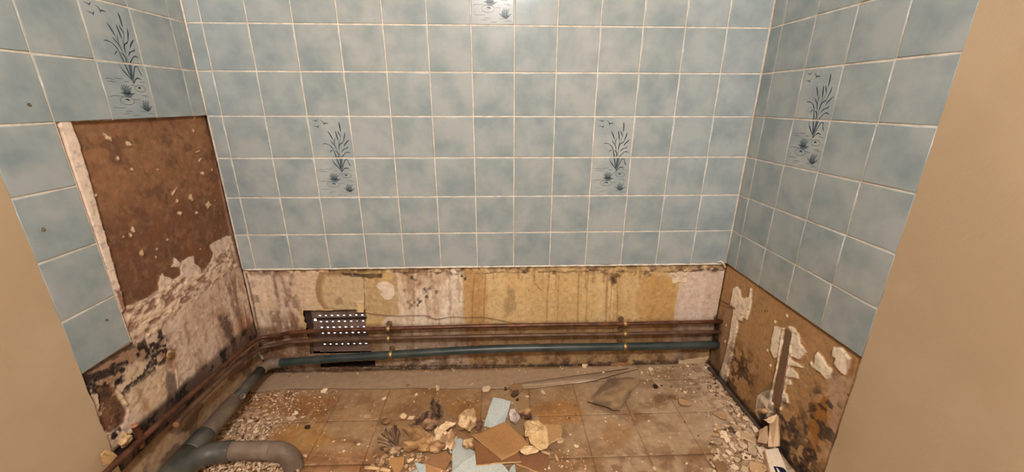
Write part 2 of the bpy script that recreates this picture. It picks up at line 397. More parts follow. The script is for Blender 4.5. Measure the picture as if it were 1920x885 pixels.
# ---------------------------------------------------------------- printed reeds and water lilies on the decor tiles
DK, MD, LT = (44, 60, 68), (92, 108, 114), (140, 152, 152)
UPS = [
 (DK, [(135, 158, 4), (170, 160, 9), (197, 172, 15), (215, 155, 9), (235, 142, 3)]),
 (DK, [(135, 260, 4), (180, 262, 9), (208, 275, 15), (222, 255, 9), (238, 240, 3)]), (DK, [(205, 270, 10), (212, 298, 4)]),
 (DK, [(278, 158, 4), (310, 178, 9), (330, 215, 16), (322, 240, 5)]), (DK, [(330, 218, 12), (365, 207, 17), (412, 220, 3)]),
 (MD, [(586, 355, 5), (575, 440, 7), (545, 510, 7), (510, 580, 9), (490, 680, 9), (482, 822, 12)]),
 (MD, [(420, 495, 5), (432, 560, 7), (440, 620, 10), (450, 680, 9), (462, 822, 8)]),
 (MD, [(511, 515, 5), (506, 580, 7), (495, 640, 7)]),
 (DK, [(592, 185, 6), (595, 220, 20), (592, 300, 21), (586, 358, 10)]), (DK, [(498, 345, 6), (500, 380, 18), (508, 470, 20), (511, 515, 8)]),
 (DK, [(362, 350, 6), (385, 390, 19), (410, 460, 18), (421, 500, 6)]), (DK, [(540, 345, 8), (550, 390, 18), (568, 445, 9)]),
 (MD, [(568, 440, 6), (556, 490, 6), (530, 540, 6)]),
 (DK, [(655, 365, 4), (645, 420, 18), (620, 480, 16), (600, 530, 8)]),
 (MD, [(458, 465, 4), (450, 510, 16), (438, 560, 12), (435, 600, 6)]), (DK, [(375, 520, 8), (400, 560, 14), (430, 600, 14), (448, 680, 8)]),
 (DK, [(710, 500, 4), (670, 530, 16), (620, 580, 18), (590, 625, 6)]), (DK, [(600, 530, 6), (570, 560, 15), (520, 590, 16), (500, 640, 15), (490, 690, 8)]),
 (DK, [(655, 620, 4), (645, 650, 15), (600, 665, 12), (555, 690, 15), (525, 735, 6)]),
 (DK, [(222, 580, 4), (265, 572, 12), (330, 590, 10), (375, 640, 15), (395, 690, 12)]), (MD, [(390, 680, 12), (405, 760, 26), (415, 822, 30)]),
 (DK, [(318, 740, 4), (340, 710, 13), (370, 690, 8)]), (DK, [(415, 700, 8), (450, 730, 17), (462, 780, 17), (450, 822, 14)]),
 (DK, [(400, 690, 5), (412, 760, 7), (420, 822, 10)]), (DK, [(680, 745, 4), (640, 728, 17), (600, 735, 11), (550, 780, 13), (510, 822, 16)])]
def ripple(*p): return (DK, [(x, y, 5 if 0 < i < len(p)-1 else 3) for i, (x, y) in enumerate(p)])
def ellipse(cx, cy, rx, ry, w): return [(cx+rx*math.cos(t), cy+ry*math.sin(t), w) for t in np.linspace(0, 2*math.pi, 25)]
def petal(b, t, w):
    m = ((b[0]+t[0])/2+(t[1]-b[1])*0.08, (b[1]+t[1])/2)
    return [(MD, [(b[0], b[1], 8), (m[0], m[1], w), (t[0], t[1], 3)]), (LT, [(m[0], m[1], w*0.25), ((m[0]+t[0])/2, (m[1]+t[1])/2, w*0.35), (t[0]*.9+m[0]*.1, t[1]*.9+m[1]*.1, 2)]),
            (DK, [(b[0], b[1], 4), (m[0]+w*.5, m[1], 5), (t[0], t[1], 3)]), (DK, [(b[0], b[1], 4), (m[0]-w*.5, m[1], 4), (t[0], t[1], 2)])]
LOS = [(MD, [(515, 124, 26), (530, 200, 30), (545, 300, 24), (550, 365, 10)]), (MD, [(590, 124, 54), (575, 200, 38), (555, 300, 20)]),
 (DK, [(575, 124, 8), (570, 190, 15), (548, 280, 17), (540, 315, 8)]), (DK, [(512, 124, 8), (528, 210, 9), (542, 290, 8)]), (DK, [(610, 124, 8), (590, 200, 8), (565, 280, 8)]),
 (DK, [(430, 130, 4), (445, 180, 10), (465, 215, 19), (510, 275, 14), (540, 315, 8)]),
 (DK, [(555, 350, 8), (590, 260, 15), (630, 190, 13), (660, 145, 13), (700, 142, 12), (712, 175, 8)]), (DK, [(705, 170, 6), (718, 220, 15), (738, 255, 3)]),
 (DK, [(560, 350, 8), (600, 305, 12), (650, 285, 18), (705, 308, 3)])]
LOS += [ripple(*p) for p in ([(145, 315), (200, 308), (275, 320)], [(280, 298), (340, 306), (405, 302)], [(160, 343), (230, 345), (295, 350)], [(400, 338), (440, 336), (480, 340)],
 [(660, 335), (700, 331), (755, 338)], [(490, 388), (525, 379), (560, 378)], [(120, 530), (170, 515), (250, 516), (330, 520)], [(610, 510), (660, 507), (705, 508)], [(660, 520), (700, 523), (740, 530)],
 [(460, 555), (510, 560), (560, 560)], [(125, 655), (210, 662), (300, 660)], [(265, 712), (320, 702), (385, 715)], [(220, 735), (280, 733), (330, 733)], [(370, 765), (430, 762), (485, 765)],
 [(510, 712), (580, 713), (650, 716)], [(605, 750), (660, 742), (715, 746)])]
LOS += [(DK, ellipse(625, 418, 85, 40, 5)), (DK, [(590, 412, 5), (615, 408, 26), (645, 408, 4)]), (DK, ellipse(355, 575, 105, 50, 5)), (DK, [(330, 555, 5), (372, 560, 24), (400, 572, 4)]),
        (MD, [(345, 600, 3), (360, 575, 4)]), (MD, [(290, 590, 3), (340, 565, 4)])]
for t_, w_ in (((295, 472), 26), ((512, 482), 26), ((320, 408), 34), ((490, 405), 34), ((352, 375), 34), ((460, 380), 34), ((388, 365), 36), ((428, 372), 34)): LOS += petal((398, 495), t_, w_)
LOS += [(DK, [(345, 470, 5), (395, 490, 30), (450, 470, 5)]), (MD, [(330, 500, 5), (390, 520, 34), (470, 505, 5)])]
for t_, w_ in (((522, 640), 28), ((718, 645), 28), ((572, 600), 36), ((690, 572), 36), ((604, 563), 40), ((645, 566), 38)): LOS += petal((622, 698), t_, w_)
LOS += [(DK, [(560, 680, 5), (622, 697, 24), (680, 680, 5)])]
def print_mesh(name, strokes, Lc, Rc, y0, y1, keep):
    V = []; F = []; C = []; S = 0.1462
    for n, (col, pts) in enumerate(strokes):
        q = smooth_path([(p[0], p[1], p[2]) for p in pts], 5) if len(pts) > 2 else [np.array(p, float) for p in pts]
        k = len(q); b = len(V); off = -(0.00012+0.000006*n)
        for i in range(k):
            t = q[min(i+1, k-1)][:2]-q[max(i-1, 0)][:2]; t = t/(np.linalg.norm(t)+1e-9); nn = np.array([-t[1], t[0]])
            for sg in (1, -1):
                x, y = q[i][:2]+nn*sg*max(q[i][2], 2)*0.5
                f = (y-y0)/(y1-y0); l = Lc[0]+(Lc[1]-Lc[0])*f; r = Rc[0]+(Rc[1]-Rc[0])*f
                uu = min(max((x-l)/(r-l), 0.005), 0.995); ff = min(max(f, 0.004), 0.996)
                V.append(((uu-0.5)*S, off-0.0070, (0.5-ff)*S)); C.append(lin(col))
        for i in range(k-1):
            F.append((b+2*i, b+2*i+1, b+2*i+3, b+2*i+2))
    me = mesh_of(name, V, F, np.array(C)); me.materials.append(M['ink']); return me
PM = {'up': print_mesh('reed_print', UPS, (70, 20), (788, 713), 97, 826, None), 'lo': print_mesh('lily_print', LOS, (115, 65), (818, 745), 120, 800, None)}
for o, d in decor_tiles:
    c = bpy.data.objects.new('reed_print' if d == 'up' else 'lily_print', PM[d]); COL.objects.link(c); c.parent = o

# ---------------------------------------------------------------- bare plaster, back wall
def uv_grid(u0, u1, v0, v1, st):
    nu = int(round((u1-u0)/st))+1; nv = int(round((v1-v0)/st))+1
    U, V = np.meshgrid(np.linspace(u0, u1, nu), np.linspace(v0, v1, nv), indexing='ij'); return U.ravel(), V.ravel(), nu, nv
def pB(*pts): return [uvB(*p) for p in pts]
def pL(*pts): return [uvL(*p) for p in pts]
def pR(*pts): return [uvR(*p) for p in pts]
def pF(*pts): return [uvF(*p) for p in pts]

U, V, nu, nv = uv_grid(XL-0.004, XR+0.004, -0.004, ZB+0.012, 0.0025)
c = Canvas(U, V, (186, 142, 88))
c.cloud((172, 124, 70), 6, 0.5, 3); c.cloud((198, 154, 100), 9, 0.5, 6)
xa = lambda x, y=560: uvB(x, y)[0]
one = np.ones(len(U))
# amber part with run marks
am = c.box(xa(868), xa(1275), -0.1, 0.6, 0.004)
c.mix(am*.6, (190, 146, 92)); c.streaks(am, (164, 114, 64), 20, 16, 0.60, 0.10, 0.40, 2); c.streaks(am, (206, 166, 114), 18, 16, 0.56, 0.12, 0.45, 5)
c.poly(pB((868, 508), (905, 508), (912, 560), (900, 640), (870, 690), (865, 600)), (170, 118, 66), 0.014, 0.012, 25, 0.6)
c.poly(pB((1205, 515), (1268, 520), (1264, 600), (1262, 640), (1200, 640), (1190, 560)), (176, 122, 62), 0.01, 0.01, 20, 0.6)
for x0, x1, w in ((890, 886, .003), (911, 908, .003), (1030, 1026, .0025), (1048, 1046, .002), (1085, 1084, .003), (1140, 1137, .005), (1148, 1147, .004), (1156, 1158, .003), (1103, 1100, .002)):
    c.line(pB((x0, 512), (x1, 560), (x1-1, 605)), w, (140, 90, 46), 0.6, 0.0015)
c.line(pB((1152, 512), (1149, 535), (1146, 600)), .003, (216, 178, 126), 0.7)
c.line(pB((1003, 512), (1002, 530), (1010, 540), (1018, 546)), .0016, (120, 74, 38), 0.8)
c.poly(pB((955, 535), (968, 545), (966, 580), (950, 590), (945, 570)), (138, 104, 68), 0.01, 0.012, 50, 0.55)
# pale lime-washed part in the middle
pal = pB((742, 508), (866, 507), (868, 560), (872, 620), (880, 690), (700, 692), (700, 640), (720, 600), (738, 560))
c.poly(pal, (202, 166, 132), 0.004, 0.005, 40, 0.95)
pm = c.box(xa(742), xa(868), 0.0, 0.5, 0.01)
c.streaks(pm, (218, 188, 158), 45, 9, 0.52, 0.1, 0.7, 4); c.streaks(pm, (156, 110, 76), 50, 7, 0.58, 0.09, 0.6, 6)
c.poly(pB((745, 508), (845, 508), (838, 530), (800, 545), (790, 530), (772, 560), (760, 540)), (158, 112, 72), 0.008, 0.012, 30, 0.6, mott=.5)
# left: streaky pale, then smooth tan patch
lp = pB((456, 508), (606, 508), (596, 520), (590, 545), (594, 566), (606, 580), (562, 582), (566, 620), (600, 700), (470, 700))
c.poly(lp, (196, 156, 120), 0.004, 0.004, 40, 0.95, h=0.0015)
lm = c.box(XL, xa(560), 0.0, 0.5, 0.01)
c.streaks(lm, (122, 80, 54), 26, 5, 0.50, 0.10, 0.85, 1); c.spots(lm, (92, 64, 48), 30, .60, .06, .6, 5); c.streaks(lm, (216, 180, 150), 30, 8, 0.58, 0.08, 0.6, 7)
c.streaks(lm*c.box(XL, xa(560), 0, .28, .04), (104, 66, 42), 30, 5, 0.48, 0.08, 0.7, 3)
c.poly(pB((472, 508), (486, 508), (500, 560), (514, 625), (500, 625), (488, 570)), (206, 168, 132), 0.004, 0.004, 40, 0.7)
tp = pB((599, 510), (678, 513), (690, 530), (700, 575), (684, 586), (668, 583), (606, 579), (594, 562), (591, 536))
c.poly(tp, (150, 108, 68), 0.003, 0.003, 50, 1.0)
c.poly(pB((612, 516), (678, 516), (690, 530), (688, 575), (660, 582), (616, 577), (604, 560), (603, 535)), (184, 146, 102), 0.012, 0.004, 30, 1.0)
c.poly(pB((626, 565), (640, 556), (644, 568), (630, 574)), (152, 112, 72), 0.004, 0.006, 60, 0.8)
c.poly(pB((686, 530), (745, 520), (748, 590), (700, 600), (688, 580)), (176, 136, 90), 0.004, 0.004, 40, 0.9)
c.line(pB((682, 520), (684, 560), (683, 585)), 0.0016, (96, 62, 36), 0.8)
c.poly(pB((668, 566), (680, 564), (683, 584), (680, 592), (672, 586)), (206, 162, 112), 0.002, 0.002, 60, 1, h=0.003)
c.poly(pB((704, 536), (716, 528), (724, 528), (738, 536), (741, 552), (734, 562), (722, 562), (712, 552), (718, 548), (708, 541)), (214, 178, 146), 0.0015, 0.003, 70, 1.0, h=0.003)
# right: pale block
c.poly(pB((1278, 516), (1300, 508), (1372, 500), (1352, 600), (1348, 640), (1262, 646), (1264, 600), (1266, 570)), (196, 160, 130), 0.002, 0.003, 30, 1.0, h=0.001)
rm = c.box(xa(1275), XR, 0.0, 0.5, 0.01)
c.streaks(rm, (212, 180, 154), 22, 8, 0.54, 0.1, 0.5, 2)
c.poly(pB((1244, 512), (1290, 508), (1288, 528), (1275, 530), (1262, 530), (1256, 518)), (212, 176, 138), 0.0015, 0.008, 60, 1.0, h=0.003)
for k in range(6):
    c.line(pB((1250+6*k, 512+3*(k % 3)), (1262+5*k, 516+3*(k % 2))), 0.0012, (120, 80, 48), 0.7)
# top edge: torn, mouldy
tm_ = sstep(0.455, 0.495, V+0.03*(fbm(U, V, 18, 5)-0.5))
c.spots(tm_, (116, 76, 46), 40, 0.50, 0.08, 0.8, 1); c.spots(sstep(0.472, 0.50, V), (40, 27, 18), 55, 0.57, 0.05, 0.95, 6)
c.mix(sstep(0.492, 0.504, V)*0.8, (52, 34, 22))
c.poly(pB((640, 512), (668, 512), (716, 513), (717, 523), (690, 522), (655, 519)), (34, 24, 17), 0.003, 0.008, 60, 0.95, mott=.3)
for q in ((772, 520), (866, 517), (872, 522), (795, 542), (800, 556), (818, 548), (782, 572), (788, 566), (1108, 505), (1150, 520)):
    u_, v_ = uvB(*q); c.poly([(u_-.006, v_-.006), (u_+.005, v_-.008), (u_+.006, v_+.006), (u_-.004, v_+.007)], (36, 25, 17), 0.003, 0.006, 90, 0.85)
c.poly(pB((1142, 512), (1160, 512), (1154, 530), (1148, 540), (1146, 526)), (104, 68, 42), 0.004, 0.005, 60, 0.8)
rs_ = random.Random(31)
for k in range(26):
    x = rs_.uniform(700, 1262); L_ = rs_.choice((8, 10, 14, 20, 34))
    c.line(pB((x, 506), (x+rs_.uniform(-2, 2), 508+L_*.6), (x+rs_.uniform(-2, 1), 508+L_)), rs_.uniform(.002, .006), (126, 84, 50), rs_.uniform(.25, .6), 0.004, seed=k % 7)
# torn paper lip hanging under the tiling, with a dirty broken edge
vb = 0.474+0.020*(fbm(U, V*.3, 7, 6)-.5)+0.014*(fbm(U, V*.3, 42, 2)-.5)
lip = sstep(xa(690), xa(760), U)*sstep(.40, .56, .6*fbm(U, V*0, 5, 4)+.4*fbm(U, V*0, 16, 3))*sstep(-.0012, .0012, V-vb)
c.mix(lip*0.55, (176, 132, 88)); c.spots(lip, (214, 176, 130), 60, .56, .06, .7, 3); c.spots(lip, (92, 60, 36), 45, .55, .05, .8, 6); c.h += lip*.0025
c.mix(sstep(xa(690), xa(760), U)*sstep(.0035, .0008, np.abs(V-vb+.002))*sstep(.42, .56, fbm(U, V*0, 30, 1))*.8, (70, 44, 27))
for q, w in (((1128, 510), 1), ((1136, 514), 1), ((1146, 522), 1.4), ((1152, 527), 1.6), ((1160, 517), 1.2), ((1168, 510), 1), ((1212, 512), 1.2), ((1218, 516), 1.1), ((820, 512), 1.2), ((846, 514), 1), ((760, 512), 1.2), ((984, 508), 1.2), ((1040, 512), 1), ((780, 525), 1), ((1312, 506), 1.4), ((1340, 506), 1.6)):
    u_, v_ = uvB(*q); c.poly([(u_-.008*w, v_-.005*w), (u_+.006*w, v_-.007*w), (u_+.009*w, v_+.005*w), (u_-.005*w, v_+.008*w)], (58, 38, 25), 0.004, 0.008, 80, 0.75)
# grime plus pipe shadow painted in around and under the pipes, damp at the floor
grime_shade = sstep(0.245, 0.215, V)
c.mix(grime_shade*0.55, (112, 72, 44)); c.mix(sstep(.20, .17, V)*sstep(.09, .13, V)*.3, (86, 54, 33)); c.spots(grime_shade, (100, 62, 36), 14, 0.56, 0.1, 0.5, 5)
c.streaks(grime_shade, (96, 60, 36), 40, 4, 0.6, 0.08, 0.5, 6)
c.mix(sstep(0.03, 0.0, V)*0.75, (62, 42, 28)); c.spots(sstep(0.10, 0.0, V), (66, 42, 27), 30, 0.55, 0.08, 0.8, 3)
c.line(pB((700, 687), (1120, 684)), 0.003, (48, 32, 22), 0.8, 0.003)
for q in ((765, 566), (771, 572), (778, 566), (783, 561), (775, 560), (768, 578), (758, 545), (787, 533), (799, 546), (806, 540)):
    u_, v_ = uvB(*q); c.poly([(u_-.006, v_-.006), (u_+.005, v_-.007), (u_+.006, v_+.006), (u_-.004, v_+.007)], (74, 52, 40), 0.005, 0.006, 90, 0.7)
for x in (772, 825):
    c.poly(pB((x, 672), (x+12, 672), (x+14, 688), (x-2, 688)), (70, 48, 34), 0.006, 0.008, 60, 0.6)
# peeled lip near the right corner and rust lip at the floor
c.poly(pB((1272, 676), (1330, 668), (1322, 680), (1300, 690), (1272, 688)), (188, 150, 112), 0.002, 0.003, 50, 0.95, h=0.004)
c.poly(pB((1145, 682), (1190, 678), (1176, 690), (1150, 692)), (150, 96, 52), 0.003, 0.004, 60, 0.9, h=0.004)
c.poly(pB((1185, 672), (1200, 676), (1216, 690), (1190, 690)), (56, 38, 26), 0.005, 0.008, 50, 0.8)
c.poly(pB((1336, 592), (1352, 590), (1346, 625), (1342, 662), (1330, 660), (1338, 620)), (40, 28, 20), 0.005, 0.008, 50, 0.85)  # shadow and dark holes painted in where the pipes reach the right corner
# old plaster corner crack
c.line(pB((462, 512), (474, 560), (486, 625), (496, 690)), 0.004, (92, 60, 40), 0.8, 0.003)
c.h += (fbm(U, V, 25, 2)-0.5)*0.003+(fbm(U, V, 110, 5)-0.5)*0.0012*(1+2*tm_)
c.spots(one, (122, 84, 54), 95, 0.66, 0.05, 0.25, 2); c.spots(one, (216, 180, 142), 110, 0.68, 0.04, 0.15, 6)
ii, jj = np.meshgrid(np.arange(nu-1), np.arange(nv-1), indexing='ij')
uc = (U.reshape(nu, nv)[:-1, :-1]+0.00125); vc = (V.reshape(nu, nv)[:-1, :-1]+0.00125)
jx = (vnoise(vc*70, uc*70, 3)-0.5)*0.010
hole = np.zeros_like(uc, bool)
for (x0, x1, z0, z1) in HOLE:
    hole |= (uc > x0+0.004+jx) & (uc < x1-0.004+jx) & (vc > z0+0.003+jx*.5) & (vc < z1-0.002+jx*.5)
hole &= ~((uc > xa(668, 588)) & (uc < xa(683, 588)) & (vc > 0.295))
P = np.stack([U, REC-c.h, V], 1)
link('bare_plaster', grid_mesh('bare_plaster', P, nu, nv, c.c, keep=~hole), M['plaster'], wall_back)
# sides of the vent opening and the slot
for (x0, x1, z0, z1), dep in zip(HOLE, (0.036, 0.062)):
    e = 0.008
    link('recess_lining', boxes_mesh('recess_lining', [(x0-.012, x0, 0.012, dep, z0, z1), (x1, x1+.012, 0.012, dep, z0, z1), (x0-.012, x1+.012, 0.0115, dep, z1, z1+.012), (x0-.012, x1+.012, 0.0115, dep, z0-.012, z0)]), M['dark'], wall_back)

# ---------------------------------------------------------------- bare plaster, left wall
U, V, nu, nv = uv_grid(YE-0.002, 0.004, -0.004, 1.106, 0.0025)
c = Canvas(U, V, (200, 161, 130))
c.cloud((170, 126, 96), 7, 0.5, 2); c.cloud((206, 168, 138), 11, 0.6, 4)
# lower streaky pale area
lowm = sstep(0.50, 0.44, V)
c.streaks(lowm, (198, 160, 132), 28, 7, 0.55, 0.1, 0.6, 1); c.streaks(lowm, (146, 100, 72), 34, 6, 0.56, 0.08, 0.65, 5)
c.streaks(c.box(-.16, 0.01, 0.1, .5, .03), (112, 72, 48), 30, 6, 0.53, 0.06, 0.75, 6)
c.poly(pL((408, 594), (428, 588), (440, 640), (440, 655), (430, 640), (415, 615)), (70, 48, 36), 0.008, 0.012, 40, 0.8)
c.poly(pL((440, 600), (470, 580), (476, 640), (450, 650)), (150, 96, 58), 0.015, 0.012, 40, 0.6)
for x, y in ((452, 600), (462, 620), (470, 560), (458, 575)):
    c.line(pL((x, y), (x+6, y+30)), 0.0025, (80, 52, 36), 0.7)
# crust of old adhesive between brown board and pale wall
band = pL((236, 578), (262, 566), (300, 545), (330, 526), (372, 512), (402, 490), (430, 462), (446, 500), (380, 548), (330, 585), (290, 625), (244, 655), (236, 620))
idx, d = c.sd(band, 0.03)
m = sstep(0.015, -0.01, d+(fbm(U[idx], V[idx], 40, 3)-.5)*0.02)
n1 = fbm(U[idx], V[idx]*1.6, 46, 2); c.mix(m*0.5, (190, 148, 116), idx)
c.mix(m*sstep(0.52, 0.62, n1)*0.9, (208, 166, 128), idx); c.mix(m*sstep(0.46, 0.36, n1)*0.85, (128, 86, 62), idx)
c.h[idx] += m*(n1-0.35)*0.012
# brown board where the tiles came off
brown = pL((134, 228), (392, 214), (444, 440), (426, 442), (410, 450), (393, 460), (402, 474), (398, 486), (390, 499), (380, 510), (372, 498), (364.6, 494), (364.6, 478.5), (352, 484), (339, 493), (333, 486), (326.6, 481), (326, 494), (322, 501), (338, 502), (339, 515), (326.6, 524), (318, 520), (309, 518), (306, 509), (302, 520), (298, 531), (299, 543), (276, 559), (260, 565.6), (247.5, 570), (233, 578))
idx, d = c.sd(brown, 0.03)
d = d+(fbm(U[idx], V[idx], 90, 6)-.5)*0.008
m = sstep(0.0012, -0.0012, d)
c.mix(m, (126, 79, 48), idx); c.h[idx] = c.h[idx]*(1-m)-0.0035*m
bu, bv = U[idx], V[idx]
def bmix(mm, col): c.mix(m*np.clip(mm, 0, 1), col, idx)
bmix(0.7*sstep(0.86, 1.0, bv)*sstep(0.35, 0.6, fbm(bu, bv, 9, 3)), (142, 93, 56))
bmix(0.75*sstep(0.86, 0.78, bv+0.07*(fbm(bu, bv, 12, 1)-.5)+.1*(bu+.25)), (98, 60, 37)); bmix(0.6*sstep(0.5, 0.62, fbm(bu, bv, 10, 5))*sstep(.85, .75, bv), (118, 68, 38))
bmix(0.55*sstep(0.56, 0.68, fbm(bu, bv, 26, 4)), (86, 54, 35)); bmix(0.3*sstep(0.55, 0.65, fbm(bu, bv, 60, 2)), (150, 104, 70))
# corner strip
c.poly(pL((388, 214), (397, 214), (450, 500), (436, 460)), (138, 94, 74), 0.003, 0.004, 60, 0.9, h=0.003)
c.line(pL((391, 216), (436, 440)), 0.0012, (192, 146, 116), 0.7)
c.poly(pL((432, 440), (442, 440), (456, 504), (446, 500)), (90, 58, 42), 0.004, 0.006, 60, 0.6)
# pale strip left of the brown board
c.poly(pL((106, 226), (131, 228), (166, 330), (196, 440), (222, 530), (232, 580), (222, 590), (180, 450), (140, 335)), (214, 176, 146), 0.0012, 0.0015, 60, 1.0, h=0.006)
c.poly(pL((212, 545), (222, 540), (236, 582), (230, 590), (222, 575)), (134, 88, 62), 0.004, 0.006, 60, 0.9)
# flecks of plaster left on the board
ff = random.Random(9)
def fleck(q, s, col=(214, 170, 132), h=0.004, el=1.0, rot=None):
    u_, v_ = uvL(*q); pts = []; r0 = ff.uniform(0, 6.3) if rot is None else rot
    for k in range(7):
        a = 2*math.pi*k/7; r = s*ff.choice((.45, .7, 1.0, 1.35)); x = r*math.cos(a)*el; y = r*math.sin(a)
        pts.append((u_+x*math.cos(r0)-y*math.sin(r0), v_+x*math.sin(r0)+y*math.cos(r0)))
    c.poly(pts, col, 0.0012, 0.0035, 110, 1.0, h=h)
for q, s, el in (((245, 270), .007, 1.6), ((205, 257), .005, 2.6), ((222, 297), .006, 1.6), ((249, 318), .004, 2), ((298, 318), .004, 1.5), ((364, 247), .006, 1.6), ((366, 222), .005, 1), ((371, 285), .006, 2.8), ((376, 300), .005, 2), ((382, 325), .006, 1.2),
                 ((392, 382), .012, 1.7), ((360, 372), .009, 1.4), ((337, 400), .006, 1.4), ((327, 360), .004, 4), ((332, 378), .005, 2), ((180, 366), .006, 1.8), ((252, 430), .006, 1.6), ((246, 440), .005, 1.2), ((295, 467), .004, 1), ((294, 482), .004, 1), ((354, 469), .003, 1),
                 ((315, 450), .003, 1), ((232, 445), .003, 1), ((405, 432), .003, 1), ((372, 400), .006, 1), ((398, 318), .004, 2), ((404, 375), .003, 1), ((268, 474), .008, 1), ((377, 467), .0025, 1), ((386, 466), .0025, 1)):
    fleck(q, s, el=el, col=(204, 158, 116) if s < .008 else (190, 142, 98))
# mould, hole and pale patches under the last tiles at the lower left
low = c.box(-.68, -.44, 0.10, 0.50, .01)
c.poly(pL((150, 702), (200, 672), (246, 645), (330, 655), (322, 690), (290, 700), (200, 722), (165, 728)), (140, 98, 68), 0.006, 0.01, 40, 0.9)
c.spots(c.box(-.68, -.40, 0.38, 0.49, .02), (22, 16, 13), 55, 0.54, 0.04, 0.95, 2)
c.poly(pL((152, 705), (205, 690), (212, 702), (180, 716), (160, 722)), (24, 17, 13), 0.004, 0.01, 60, 0.9)
c.poly(pL((225, 690), (300, 668), (318, 700), (312, 780), (290, 800), (250, 770)), (198, 158, 120), 0.01, 0.012, 30, 0.85)
c.spots(c.box(-.68, -.42, 0.37, 0.46, .015), (30, 21, 16), 50, 0.56, 0.04, 0.95, 7)
c.poly(pL((256, 730), (268, 735), (282, 770), (270, 768)), (150, 98, 58), 0.01, 0.01, 40, 0.7)
c.poly(pL((310, 690), (330, 700), (334, 745), (318, 765), (312, 735)), (96, 72, 56), 0.006, 0.008, 50, 0.85)
c.line(pL((330, 690), (336, 752)), 0.0022, (206, 166, 126), 0.8, h=0.003)
hp = pL((182, 728), (206, 720), (222, 738), (240, 768), (236, 792), (205, 812), (190, 790), (186, 755))
c.poly(hp, (104, 64, 38), 0.002, 0.006, 50, 1.0, h=-0.006)
c.poly(pL((172, 742), (190, 742), (192, 758), (188, 768), (196, 774), (190, 780), (176, 770)), (198, 160, 128), 0.002, 0.005, 60, 1.0)
c.poly(pL((214, 728), (226, 738), (240, 758), (236, 762), (224, 746)), (206, 164, 118), 0.002, 0.003, 60, 1.0, h=0.004)
for q in ((180, 795), (190, 810), (168, 765), (212, 842), (200, 862), (215, 815), (225, 805)):
    fleck(q, .010, (36, 25, 19), -0.002)
c.line(pL((188, 818), (206, 812)), 0.003, (222, 188, 148), 0.95, h=0.006)
c.line(pL((222, 832), (248, 806)), 0.005, (214, 168, 112), 0.9, h=0.008)
c.line(pL((208, 845), (236, 822)), 0.006, (190, 146, 98), 0.9, h=0.008)
c.line(pL((158, 710), (180, 790), (206, 885)), 0.006, (46, 31, 22), 0.7, 0.006)
c.line(pL((155, 704), (246, 646)), 0.004, (60, 40, 28), 0.9, 0.004)
# grime behind the copper pipes and a tan board-like strip above the waste pipe
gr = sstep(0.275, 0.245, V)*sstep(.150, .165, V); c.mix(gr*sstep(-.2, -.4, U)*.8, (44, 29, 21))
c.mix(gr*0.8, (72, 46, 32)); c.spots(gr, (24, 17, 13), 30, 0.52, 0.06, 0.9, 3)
c.mix(sstep(0.185, 0.175, V)*0.8, (150, 110, 72)); c.spots(sstep(0.185, .17, V), (88, 58, 38), 22, 0.57, 0.06, 0.7, 6)
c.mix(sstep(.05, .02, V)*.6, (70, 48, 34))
c.h += (fbm(U, V, 25, 3)-0.5)*0.003+(fbm(U, V, 110, 1)-0.5)*0.0012+lowm*(fbm(U, V, 60, 4)-.5)*0.003
c.spots(np.ones(len(U)), (112, 76, 52), 95, 0.64, 0.04, 0.35, 2); c.spots(lowm*sstep(.29, .33, V), (214, 178, 146), 110, 0.66, 0.05, 0.2, 6)
c.h = np.minimum(c.h, 0.0055)*np.where((U < -0.515) & (V > ZB-.004), 0, 1)-np.where((U < -0.515) & (V > ZB-.004), 0.001, 0)
P = np.stack([XL-REC+c.h, U, V], 1)
link('bare_plaster', grid_mesh('bare_plaster', P, nu, nv, c.c), M['plaster'], wall_left)

# ---------------------------------------------------------------- bare plaster, right wall
U, V, nu, nv = uv_grid(YE-0.002, 0.004, -0.004, ZB+0.010, 0.0025)
c = Canvas(U, V, (164, 116, 70))
c.cloud((150, 102, 60), 7, 0.5, 5); c.cloud((176, 128, 82), 10, 0.4, 1)
c.streaks(np.ones(len(U)), (148, 104, 64), 16, 8, 0.56, 0.12, 0.35, 3)
c.poly(pR((1348, 600), (1372, 545), (1380, 600), (1352, 720), (1330, 690)), (152, 110, 76), 0.004, 0.004, 30, 0.9)
c.streaks(c.box(-.06, .01, 0, .3, .02), (112, 72, 46), 30, 5, 0.55, .08, .7, 2)
WHT = (222, 188, 152)
strip = pR((1376, 540), (1383, 537), (1389, 545), (1390, 556), (1394, 560), (1405, 559), (1408, 540), (1411, 542), (1410, 570), (1406, 588), (1402, 600), (1396, 597), (1391, 603), (1385, 600), (1384, 618), (1380, 632), (1376, 652), (1374, 670), (1369, 690), (1366, 706), (1358, 727), (1346, 716), (1352, 694), (1358, 678), (1364, 655), (1369, 630), (1373, 604), (1377, 578), (1371, 572))
c.poly(strip, WHT, 0.0015, 0.003, 70, 1.0, h=0.006)
for q in ((1378, 625), (1372, 642), (1370, 662), (1384, 603), (1390, 590), (1403, 580)):
    c.line(pR(q, (q[0]+9, q[1]+3)), 0.0010, (120, 82, 54), 0.8, h=-0.003)
